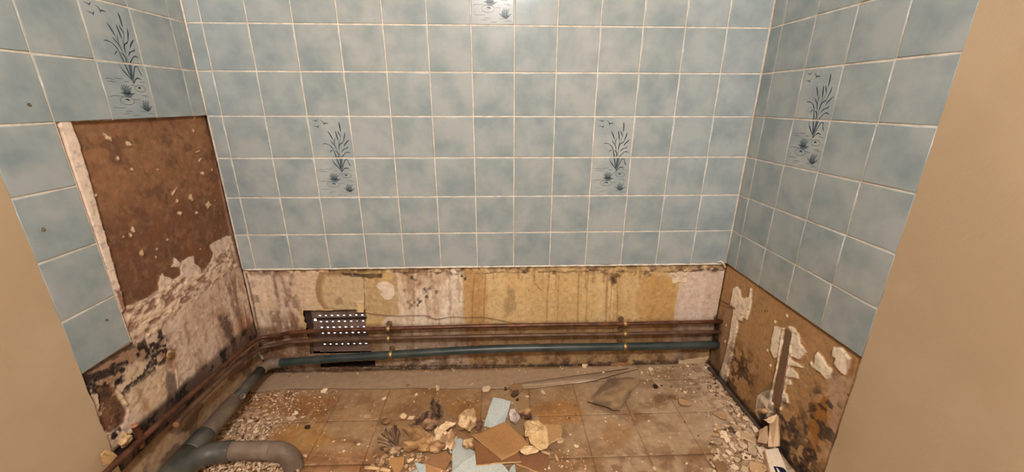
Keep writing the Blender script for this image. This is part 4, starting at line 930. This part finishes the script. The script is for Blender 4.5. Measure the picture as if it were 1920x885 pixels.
bpy.data.objects['plaster_chunk'].location = tuple(on_x(1432, 776, XR-.012)); bpy.data.objects['plaster_chunk'].rotation_euler = (0, 0.7, 1.3)
ct = [on_z(x, y, .036) for x, y in ((1434, 842.5), (1459, 839), (1480, 893), (1447, 896))]
for q in ct: q[0] = min(q[0], XR-.012)
carton = empty('carton', (*((ct[0]+ct[2])/2)[:2], 0), 'white cardboard carton with dark blue print on the floor by the right wall', 'carton')
child('box', slab_mesh('box', ct, .034, (222, 192, 164), (206, 174, 146), 3, .0003, n=2, noise=.02), M['rubble'], carton)
def flat_print(name, px, z, col, root):
    me = mesh_of(name, [on_z(x, y, z) for x, y in px], [tuple(range(len(px)))], np.tile(lin(col), (len(px), 1)))
    if me.polygons[0].normal.z < 0: me.flip_normals()
    return child(name, me, M['ink'], root)
flat_print('blue_print', [(1450, 874), (1460, 875), (1468, 877), (1473, 881), (1477, 889), (1457, 891)], .0367, (26, 32, 62), carton)
flat_print('white_mark', [(1455, 876), (1459, 879), (1463, 885), (1465, 891), (1461, 891), (1458, 884)], .0370, (226, 214, 200), carton)

# grey vinyl strip along the back wall and its curled torn end
sp = [(494, 704), (530, 701), (620, 699), (720, 697), (860, 695), (1000, 692), (1100, 689), (1190, 685), (1196, 692), (1150, 703), (1120, 712), (1085, 718), (1000, 728), (945, 729), (880, 727), (850, 729), (780, 727), (700, 729), (620, 728), (540, 729), (500, 733), (468, 736), (474, 722)]
me = slab_mesh('vinyl_strip', [on_z(x, y, .013 if (1085 < x < 1160 and y > 699) else .0036) for x, y in sp], .0024, (160, 128, 100), (70, 48, 34), 8, .0010, n=4, noise=.05)
M['strip'] = mat_attr('worn_grey_vinyl', 0.38, 40, 0.84, 1.1, 0.25, 0.001, 1.0, gain=(1.18, 1.34, 1.45))
tag(centred('vinyl_strip', me, M['strip']), 'long torn strip of greyish vinyl lying along the back wall', 'vinyl strip')
sheet('vinyl_flap', [(1103, 751, .026), (1161, 771, .014), (1202, 708, .006), (1142, 708, .008)], 'curled grey brown vinyl flap lifting off the floor at the strip end', 'vinyl flap', nu=22, nv=22, amp=.003, sc=1.3, seed=3, c1=(160, 124, 90), c2=(112, 86, 66), thick=.0016, ragged=.05, dome=.002, mat='strip')

# ---------------------------------------------------------------- rubbish heap in the middle of the floor
def ug(c):
    l = lin(c)/np.array((1.18, 1.34, 1.46)); return tuple(255*np.where(l <= .0031308, l*12.92, 1.055*l**(1/2.4)-.055))
BL, BLs = ug((186, 192, 187)), (196, 170, 138)
BR, BRs = (158, 110, 68), (196, 154, 108)
slab('tile_shard', [(848, 822, .010), (864, 821, .010), (880, 838, .010), (894, 850, .010), (894, 890, .010), (848, 890, .010)], .007, BL, BLs, 'flat pale blue tile shard under the heap beside the cream crumpled paper', 'tile shard', 1, 'broken wall tiles')
slab('tile_shard', [(866, 866, .020), (892, 850, .018), (940, 866, .018), (954, 884, .020), (948, 898, .020), (832, 898, .020)], .007, ug((196, 203, 198)), BLs, 'large pale blue glazed tile shard at the front of the heap', 'tile shard', 2, 'broken wall tiles')
slab('tile_shard', [(956, 878, .010), (966, 868, .010), (968, 896, .010), (950, 896, .010)], .006, ug((182, 190, 184)), BLs, 'small pale blue shard right of the large front shard', 'tile shard', 3, 'broken wall tiles')
slab('tile_shard', [(924.8, 744, .022), (940, 746.5, .023), (958.4, 752, .022), (953, 772, .020), (947, 789, .018), (934, 795, .012), (920, 800, .008), (907, 797, .008), (915, 770, .014)], .0065, ug((194, 202, 199)), (206, 180, 148), 'pale blue tile shard with cream edges behind the brown square', 'tile shard', 4, 'broken wall tiles')
slab('brown_tile_fragment', [(889, 826, .026), (972, 846, .028), (978, 864, .026), (940, 866, .026), (893, 871, .026)], .008, (126, 82, 50), BRs, 'dark brown tile fragment under the brown square, face down', 'tile fragment', 5, 'brown tile fragments')
slab('brown_tile_fragment', [(885.3, 815, .036), (905, 810, .038), (948, 790, .044), (968, 808, .042), (991, 830, .038), (966, 848, .036), (941.6, 860, .035)], .007, BR, BRs, 'brown square tile lying face down on top of the heap', 'tile fragment', 6, 'brown tile fragments')
slab('brown_tile_fragment', [(968, 868, .010), (982, 848, .012), (1015, 842, .012), (1031, 849, .010), (1013, 885, .009)], .008, (128, 84, 56), BRs, 'dark brown tile fragment at the right front of the heap', 'tile fragment', 7, 'brown tile fragments')
slab('brown_tile_fragment', [(985, 812, .018), (1018, 794, .022), (1053, 796, .022), (1055, 806, .022), (1053, 819, .020), (1012, 841, .018), (990, 842, .016)], .006, (168, 124, 80), (214, 176, 128), 'tan flat fragment with pale edge at the right of the heap', 'tile fragment', 8, 'brown tile fragments')
slab('brown_tile_fragment', [(793, 868, .014), (812, 852, .018), (838, 846, .020), (847, 856, .018), (833, 881, .012), (818, 876, .012)], .007, (142, 98, 64), (196, 150, 104), 'brown tile fragment at the front left of the heap', 'tile fragment', 9, 'brown tile fragments')
slab('brown_tile_fragment', [(727, 862, .008), (738, 857, .010), (758, 856, .010), (757, 872, .008), (748, 885, .006), (738, 884, .006)], .005, (166, 118, 72), BRs, 'small tan fragment alone at the front left of the heap', 'tile fragment', 10, 'brown tile fragments')
slab('brown_tile_fragment', [(798, 870, .006), (812, 872, .006), (838, 884, .006), (832, 895, .006), (796, 895, .006)], .005, (170, 122, 78), BRs, 'tan fragment partly under the front left brown fragment', 'tile fragment', 20, 'brown tile fragments')
slab('tile_shard', [(777, 866, .012), (798, 871, .012), (799, 886, .012), (789, 892, .012)], .006, ug((186, 198, 198)), BLs, 'light blue triangular shard at the front left of the heap', 'tile shard', 11, 'broken wall tiles')
slab('tile_shard', [(772, 884, .008), (782, 879, .008), (788, 893, .008), (770, 893, .008)], .005, ug((180, 190, 188)), BLs, 'tiny pale blue shard just left of the triangular one', 'tile shard', 21, 'broken wall tiles')
sheet('plaster_shell', [(975, 803, .044), (1014, 786, .050), (1032, 822, .040), (1002, 842, .036)], 'large curved cream flake of plaster lying on the tan fragment', 'plaster flake', nu=16, nv=16, amp=.022, sc=2.4, dome=.012, seed=5, c1=(212, 172, 124), c2=(188, 146, 100), ragged=.9, thick=.003, disc=True)
sheet('plaster_shell', [(974, 850, .026), (986, 836, .028), (1012, 838, .030), (1000, 852, .022)], 'small white curved flake of plaster below the large cream flake', 'plaster flake', nu=14, nv=12, amp=.008, dome=.008, seed=6, c1=(222, 184, 140), c2=(200, 158, 112), ragged=.4, disc=True)
lump('paper_wad', 963, 793, .002, (.026, .022, .030), 4, ug((214, 198, 190)), ug((190, 172, 164)), 'small white crumpled paper wad beside the blue shard', 'paper wad', amp=.8)
lump('plaster_chunk', 986, 786, .002, (.030, .020, .024), 12, (178, 134, 90), (84, 58, 40), 'brown knobbly plaster chunk right of the white paper wad', 'plaster chunk', amp=.55)
lump('plaster_chunk', 877, 806, .006, (.036, .034, .040), 7, (214, 176, 134), (160, 122, 86), 'large ridged cream plaster chunk left of the blue shard', 'plaster chunk', rot=.4, amp=.35, ridge=.10, sub=3)
lump('plaster_chunk', 899, 805, .002, (.018, .016, .022), 9, (128, 94, 70), (90, 64, 46), 'dark grey brown chunk between the ridged chunk and the blue shard', 'plaster chunk', amp=.5)
lump('plaster_chunk', 876, 842, .016, (.026, .020, .026), 15, (214, 172, 124), (120, 84, 54), 'small knobbly cream chunk on the flat blue shard', 'plaster chunk', amp=.7)
# left half of the heap
def fan(name, apex, tips, label, c1, c2, zig=.010, seed=1):
    r = random.Random(seed); A = P3(*apex); V = []; C = []; F = []; K = 6
    tips = [tuple(np.array(a)*(1-f)+np.array(b)*f) for a, b in zip(tips, tips[1:]) for f in (0, .5)]+[tips[-1]]; n = len(tips)
    for i, t in enumerate(tips):
        B = P3(t[0]+r.uniform(-2, 2), t[1]+r.uniform(-2.5, 2.5), t[2]+r.uniform(-.004, .004))
        for k in range(K):
            f = k/(K-1); q = A+(B-A)*(.12+.88*f)+np.array([r.uniform(-.0015, .0015), r.uniform(-.0015, .0015), r.uniform(-.002, .002)+(zig*f*(1 if i % 2 else -.35))+.010*math.sin(f*3.1)])
            q[2] = max(q[2], .0015); V.append(q); C.append(lin(c1 if i % 2 else c2)*r.uniform(.8, 1.15))
    for i in range(n-1):
        for k in range(K-1): a = i*K+k; F.append((a, a+1, a+K+1, a+K))
    m = len(V); V2 = [q-np.array([0, 0, .0014]) for q in V]
    F2 = [tuple(m+x for x in reversed(f)) for f in F]
    ring = list(range(K))+[i*K+K-1 for i in range(1, n)]+list(range((n-1)*K+K-2, (n-1)*K-1, -1))+[i*K for i in range(n-2, 0, -1)]
    F3 = [(a, b, m+b, m+a) for a, b in zip(ring, ring[1:]+ring[:1])]
    me = mesh_of(name, V+V2, F+F2+F3, np.array(C+C)); return tag(centred(name, me, M['rubble']), label, 'bark', 'torn bark at the left of the heap')
fan('bark_fan', (752, 848, .006), [(735, 852, .006), (722, 849, .010), (713, 842, .016), (709, 832, .022), (708, 822, .024), (713, 814, .030), (719, 810, .030), (722, 806, .036), (727, 803, .038)], 'dark fan of ridged torn bark at the left end of the heap', (168, 128, 94), (78, 55, 41), seed=3)
fan('bark_fan', (743, 838, .020), [(728, 826, .040), (729, 812, .052), (733, 802, .060), (738, 797, .066), (743, 796, .068), (746, 802, .062), (749, 808, .056)], 'upright dark bark sliver beside the ridged fan', (140, 104, 78), (66, 47, 36), zig=.008, seed=5)
sheet('curled_board', [(752, 806, .042), (782, 796, .050), (812, 818, .034), (790, 832, .020)], 'brown curled sheet lying across the left half of the heap', 'sheet', nu=18, nv=16, amp=.010, dome=.014, seed=9, c1=(158, 114, 74), c2=(120, 84, 56), ragged=.2, thick=.003)
sheet('crumpled_wallpaper', [(770, 800, .020), (788, 776, .050), (824, 762, .050), (812, 808, .024)], 'dark crumpled wallpaper strip standing at the back of the heap', 'wallpaper', nu=12, nv=12, amp=.034, sc=3.0, seed=4, c1=(150, 112, 86), c2=(74, 52, 40), ragged=.4)
sheet('crumpled_wallpaper', [(804, 782, .048), (806, 748, .085), (822, 752, .080), (832, 776, .052)], 'dark twisted tip of wallpaper rising above the heap', 'wallpaper', nu=12, nv=12, amp=.024, sc=3.2, seed=6, c1=(120, 88, 68), c2=(52, 37, 29), ragged=.5, axis=(.2, -.8, .5))
lump('plaster_chunk', 802, 806, .004, (.026, .020, .028), 21, (160, 118, 84), (96, 66, 46), 'rounded brown chunk in front of the dark wallpaper', 'plaster chunk', amp=.45)
lump('plaster_roll', 785, 846, .002, (.056, .018, .024), 18, (176, 132, 86), (126, 88, 56), 'long tan roll of damp plaster at the front left of the heap', 'plaster roll', amp=.5, rot=.05, sub=3)
lump('plaster_roll', 806, 838, .004, (.022, .016, .026), 19, (184, 142, 98), (150, 108, 70), 'short tan end of damp plaster beside the long roll', 'plaster roll', amp=.5, sub=3)
sheet('crumpled_paper', [(812, 846, .012), (816, 810, .040), (846, 800, .052), (856, 838, .020)], 'cream crumpled paper left of the flat blue shard', 'crumpled paper', nu=12, nv=12, amp=.040, sc=2.6, seed=7, c1=(230, 194, 154), c2=(158, 116, 80), ragged=.3)
sheet('crumpled_paper', [(816, 806, .046), (838, 790, .054), (856, 794, .056), (836, 808, .048)], 'pale folded paper strip on top of the cream crumpled paper', 'crumpled paper', nu=16, nv=12, amp=.008, sc=1.6, seed=11, c1=(224, 184, 144), c2=(204, 164, 124), ragged=.15)
lump('crumpled_paper', 820, 848, .004, (.030, .018, .022), 24, (190, 146, 104), (134, 94, 62), 'tan crumpled paper at the foot of the cream crumpled paper', 'crumpled paper', amp=.5)
lump('plaster_chunk', 742, 850, .002, (.022, .014, .014), 31, (196, 158, 122), (130, 94, 68), 'pale knobbly chunk below the bark fan', 'plaster chunk', amp=.5)
lump('plaster_chunk', 722, 794, .000, (.022, .016, .012), 26, (140, 98, 64), (88, 60, 40), 'low brown lump on the floor left of the heap', 'plaster chunk', amp=.5)
lump('plaster_chunk', 757, 785, .000, (.014, .011, .012), 27, (226, 186, 146), (200, 158, 116), 'rounded white pebble of plaster behind the bark fan', 'plaster chunk', amp=.25)
sheet('plaster_shell', [(764, 786, .003), (768, 780, .008), (778, 780, .008), (774, 787, .003)], 'thin white flake of plaster beside the rounded white pebble', 'plaster flake', nu=8, nv=6, amp=.002, dome=.003, seed=3, c1=(226, 186, 142), c2=(206, 164, 118))
def stick(px0, px1, r, c1, label, z=.006):
    me = tube_mesh('wood_stick', [on_z(*px0, z), (on_z(*px0, z)+on_z(*px1, z))/2+np.array([0, 0, .001]), on_z(*px1, z)], [r, r*1.1, r*.8], 6)
    set_cols(me, np.tile(lin(c1), (len(me.vertices), 1))); tag(centred('wood_stick', me, M['rubble']), label, 'stick')
stick((684, 877), (712, 879), .0055, (206, 162, 116), 'short pale stick at the bottom left of the heap')
stick((714, 880), (732, 883), .0055, (214, 168, 120), 'shorter pale stick next to the bottom left one')
stick((1222, 712), (1238, 725), .004, (190, 146, 104), 'thin pale sliver of wood on the floor right of the vinyl flap')
stick((764, 866), (776, 860), .005, (222, 184, 140), 'white sliver between the small tan fragment and the triangular blue shard')
stick((1040, 852), (1046, 864), .005, (190, 146, 104), 'tan sliver at the right edge of the heap')
stick((1015, 846), (1031, 852), .005, (192, 148, 106), 'tan sliver across the dark right fragment', z=.020)

# ---------------------------------------------------------------- single chips one can pick out
def chip_meshes(n, c1, c2, seed0, flat):
    out = []
    for i in range(n):
        r = random.Random(seed0+i); k = r.choice((4, 5, 5, 6)); a0 = r.uniform(0, 6)
        pts = [(math.cos(a0+6.283*(q+r.uniform(-.25, .25))/k)*r.uniform(.75, 1.15), .78*math.sin(a0+6.283*(q+r.uniform(-.25, .25))/k)*r.uniform(.7, 1.1), flat+r.uniform(-.5, .5)*flat) for q in range(k)]
        me = slab_mesh('plaster_chip', pts, flat*.75, c1 if i % 3 else c2, c2, seed0+i, .06, n=2, noise=.08)
        z0 = min(v.co.z for v in me.vertices); me.transform(Matrix.Translation((0, 0, -z0))); out.append(me)
    return out
CH = {'w': chip_meshes(6, (226, 190, 154), (202, 162, 124), 40, .34), 't': chip_meshes(5, (182, 140, 100), (140, 100, 68), 60, .26), 'd': chip_meshes(3, (84, 58, 40), (50, 35, 26), 80, .5), 'g': chip_meshes(3, (186, 154, 122), (150, 116, 88), 90, .4)}
for k in CH:
    for m_ in CH[k]: m_.materials.append(M['rubble'])
WORD = {'w': 'white', 't': 'tan', 'd': 'dark brown', 'g': 'grey'}
def chip(px, py, spx, kind, label, group, z=0.0, i=None):
    q = on_z(px, py, 0.0); dist = np.linalg.norm(q-CAM)
    s = spx*dist/FPX*0.5
    mlist = CH[kind]; o = bpy.data.objects.new('plaster_chip', mlist[rd.randrange(len(mlist)) if i is None else i % len(mlist)]); COL.objects.link(o)
    q[0] = min(q[0], XR-.004-s); o.location = (q[0], q[1], z+.0006); o.scale = (s, s, s); o.rotation_euler = (rd.uniform(-.2, .2), rd.uniform(-.2, .2), rd.uniform(0, 6.28))
    tag(o, label, 'plaster chip', group)
LONE = [(640, 764, 14, 't', 'tan chip on the floor beyond the branch elbow'), (688.6, 783, 13, 't', 'flat tan chip left of the low brown lump'), (780, 741, 9, 'w', 'white chip on the floor behind the dark wallpaper'), (821, 729, 15, 'w', 'white chip on the edge of the grey vinyl strip'),
        (911, 732, 22, 'w', 'cream chip behind the upright blue shard'), (968, 732, 30, 't', 'large tan chip with a hollow behind the blue shard'), (963, 723, 14, 'w', 'cream chip resting behind the large hollow tan chip'), (948, 731, 9, 'd', 'dark chip left of the large hollow tan chip'), (967, 741, 16, 'd', 'dark chip in front of the large hollow tan chip'),
        (970, 751, 7, 'd', 'small dark chip by the corner of the blue shard'), (988, 744, 8, 'w', 'small white chip right of the large hollow tan chip'), (1018, 738, 12, 'g', 'grey chip on the bare floor right of the blue shard'), (1050, 828, 15, 'w', 'rounded cream chip at the right tip of the heap'), (1082, 838, 8, 'w', 'small white chip right of the heap'),
        (1097, 688, 16, 'w', 'white chip against the back wall'), (1108, 684, 9, 'd', 'dark chip against the back wall beside a white chip'), (1220, 693, 11, 'w', 'white chip near the back wall under the pipe clip'), (1222, 703, 14, 'g', 'pale grey chip between the back wall and the vinyl flap'), (1229, 727, 10, 'd', 'dark chip under the thin sliver of wood'),
        (1283, 758, 24, 't', 'flat tan oblong chip on the right of the floor'), (1284, 737, 8, 'w', 'small white chip above the flat oblong chip'), (1307, 694, 17, 'g', 'grey stone near the back right corner'), (1322, 690, 8, 'w', 'white chip near the back right corner'), (1290, 688, 9, 'w', 'white chip by the peeled lip at the back wall'),
        (1350, 781, 22, 't', 'flat tan chip among the grit before the conduit'), (1370, 807, 12, 'd', 'dark chip in the rubble by the right wall'), (547, 787, 16, 'g', 'pale bluish chip on the grit by the drain pipe'), (578, 802, 9, 'd', 'dark chip on the floor above the branch elbow'), (568, 783, 9, 'w', 'white chip by the pale bluish chip'),
        (608, 734, 13, 'w', 'white chip at the edge of the grey strip left of the seam'), (766, 724, 10, 't', 'tan chip lying on the grey vinyl strip'), (721, 748, 8, 'w', 'white sliver chip on the floor behind the low brown lump'), (644, 848, 8, 'w', 'white chip on the stained floor right of the elbow'), (573, 856, 9, 'w', 'white chip just right of the branch elbow'),
        (673, 834, 7, 'w', 'small white chip between the elbow and the bark fan'), (1079, 761, 9, 't', 'tan chip before the vinyl flap'), (1227, 880, 8, 'w', 'white chip at the bottom edge right of centre'), (805, 730, 8, 't', 'tan chip behind the heap on the strip edge'), (885, 723, 10, 'g', 'grey chip on the strip behind the cream chip'),
        (752, 847, 9, 'w', 'white chip beside the long tan roll'), (1019, 724, 7, 'w', 'small white chip near the strip behind the grey chip')]
for i, (px, py, s, k, lab) in enumerate(LONE): chip(px, py, s, k, lab, 'single plaster chips on the floor', i=i)
HEAPR = [(1350, 812, 18), (1345, 806, 12), (1357, 818, 16), (1340, 818, 12), (1362, 826, 14), (1400, 822, 26), (1388, 818, 18), (1411, 851, 22), (1431, 851, 20), (1345, 835, 14), (1353, 878, 26), (1419, 881, 26), (1372, 838, 14), (1385, 845, 12), (1395, 838, 14), (1405, 836, 12), (1398, 860, 14), (1380, 866, 14), (1366, 852, 12), (1410, 795, 12), (1400, 788, 12), (1418, 808, 16), (1392, 800, 12), (1384, 792, 10), (1425, 820, 16), (1376, 878, 14), (1394, 884, 16), (1340, 862, 10), (1436, 880, 18), (1362, 800, 10), (1415, 830, 14), (1402, 810, 12), (1360, 838, 10), (1340, 700, 8), (1352, 740, 8), (1370, 760, 9), (1380, 775, 10)]
for px, py, s in HEAPR: chip(px, py, s, rd.choice('wwwtg'), 'pale plaster chip in the rubble by the right wall', 'plaster chips in the rubble by the right wall', z=rd.uniform(0, .003))
for px, py, s in [(470, 792, 10), (455, 800, 9), (440, 812, 10), (425, 822, 9), (480, 810, 9), (495, 822, 10), (462, 822, 9), (450, 775, 9), (475, 770, 8), (500, 780, 9), (520, 800, 9), (448, 826, 9), (430, 800, 10), (505, 745, 8), (530, 760, 8), (555, 776, 9), (463, 750, 10), (442, 762, 9)]:
    chip(px, py, s, rd.choice('wwtg'), 'small pale plaster chip in the grit beside the drain pipe', 'plaster chips beside the drain pipe', z=rd.uniform(0, .003))
for px, py, s in [(770, 868, 9), (762, 876, 8), (740, 890, 9), (786, 858, 10), (778, 852, 9), (800, 862, 9), (722, 858, 10), (716, 868, 9), (732, 872, 8), (700, 868, 8), (708, 856, 8)]:
    chip(px, py, s, rd.choice('wtt'), 'small chip of plaster in front of the heap at the left', 'plaster chips in front of the heap', z=rd.uniform(0, .002))
# pale broken fittings low on the left wall
def wall_lump(px, py, off, size, seed, c1, c2, label, rot=(0, 0, 0)):
    o = link('plaster_chunk', lump_mesh('plaster_chunk', size, seed, c1, c2, amp=.65), M['rubble']); q = on_x(px, py, XL+off)
    o.location = tuple(q); o.rotation_euler = rot; tag(o, label, 'plaster chunk')
wall_lump(238, 838, .006, (.012, .022, .022), 33, (208, 168, 122), (136, 98, 64), 'yellowish broken chunk on the left wall below the copper stub')
wall_lump(224, 868, .010, (.014, .016, .034), 35, (214, 172, 124), (170, 126, 82), 'long pale chunk at the bottom left corner', (.5, 0, 0))
wall_lump(322, 672, .002, (.006, .016, .016), 37, (190, 146, 98), (110, 76, 46), 'small tan curl of plaster under the tiling on the left wall')

# ---------------------------------------------------------------- uncountable grit
def grit(name, spec, label, seed):
    r = np.random.default_rng(seed); V = []; F = []; C = []
    cube = np.array([(-1, -1, -1), (1, -1, -1), (1, 1, -1), (-1, 1, -1), (-1, -1, 1), (1, -1, 1), (1, 1, 1), (-1, 1, 1)], float)
    fc = ((0, 3, 2, 1), (4, 5, 6, 7), (0, 1, 5, 4), (1, 2, 6, 5), (2, 3, 7, 6), (3, 0, 4, 7))
    pal = [(214, 176, 142), (196, 156, 120), (170, 128, 94), (226, 192, 158), (128, 90, 62), (92, 64, 46)]
    for (poly, n, smin, smax, zmax) in spec:
        W = np.array([uvF(*p) for p in poly]); lo, hi = W.min(0), W.max(0); k = 0; tries = 0
        while k < n and tries < n*12:
            tries += 1; x, y = lo+(hi-lo)*r.random(2); ins = False
            for i in range(len(W)):
                a, b = W[i], W[(i+1) % len(W)]
                if (a[1] > y) != (b[1] > y) and x < a[0]+(y-a[1])/(b[1]-a[1])*(b[0]-a[0]): ins = not ins
            if not ins or x > XR-.006 or x < XL+.006 or y > -.004: continue
            k += 1; s = smin+(smax-smin)*r.random()**2.2; q = cube*(s*np.array([1, .4+.5*r.random(), .16+.28*r.random()]))*(.75+.5*r.random((8, 3)))
            an = r.random()*6.28; ca, sa = math.cos(an), math.sin(an)
            X = q[:, 0]*ca-q[:, 1]*sa+x; Y = q[:, 0]*sa+q[:, 1]*ca+y; Z = q[:, 2]-q[:, 2].min()+r.random()*zmax
            Z = Z+(X-x)*r.uniform(-.4, .4); Z -= min(0, Z.min()); b0 = len(V)
            V += list(zip(X, Y, Z)); F += [tuple(b0+j for j in f) for f in fc]
            C += [lin(pal[r.choice(6, p=[.24, .24, .2, .12, .12, .08])])]*8
    o = link(name, mesh_of(name, V, F, np.array(C)), M['rubble']); return tag(o, label, 'rubble', kind='stuff')
grit('plaster_grit', [(((396, 832), (430, 782), (455, 742), (560, 732), (560, 770), (580, 800), (520, 815), (470, 836)), 420, .0013, .0042, .003), (((400, 832), (432, 790), (470, 782), (530, 785), (520, 815), (470, 836)), 420, .0014, .005, .004), (((455, 742), (500, 728), (640, 735), (600, 800), (520, 800)), 220, .0012, .004, 0)], 'pale plaster grit strewn beside the grey drain pipe', 1)
grit('plaster_grit', [(((380, 868), (560, 868), (570, 898), (360, 898)), 900, .002, .006, .012)], 'pale plaster grit heaped under the branch elbow', 2)
grit('plaster_grit', [(((1335, 690), (1350, 690), (1440, 800), (1440, 898), (1330, 898), (1335, 800), (1380, 790), (1320, 720)), 750, .0018, .0065, .004), (((1190, 690), (1330, 684), (1400, 770), (1340, 790), (1220, 740)), 260, .0012, .0042, 0)], 'pale plaster grit along the right wall', 3)
grit('plaster_grit', [(((640, 735), (1200, 730), (1330, 800), (1330, 890), (560, 890), (600, 800)), 420, .0011, .0038, 0), (((700, 852), (850, 845), (850, 890), (690, 890)), 220, .0015, .005, .003), (((1000, 840), (1100, 830), (1110, 880), (1030, 885)), 60, .0012, .004, 0)], 'fine crumbs scattered over the middle of the floor', 4)
grit('plaster_grit', [(((500, 698), (1320, 682), (1330, 690), (1250, 702), (900, 702), (500, 710)), 240, .0014, .005, 0.003)], 'crumbs along the foot of the back wall', 5)
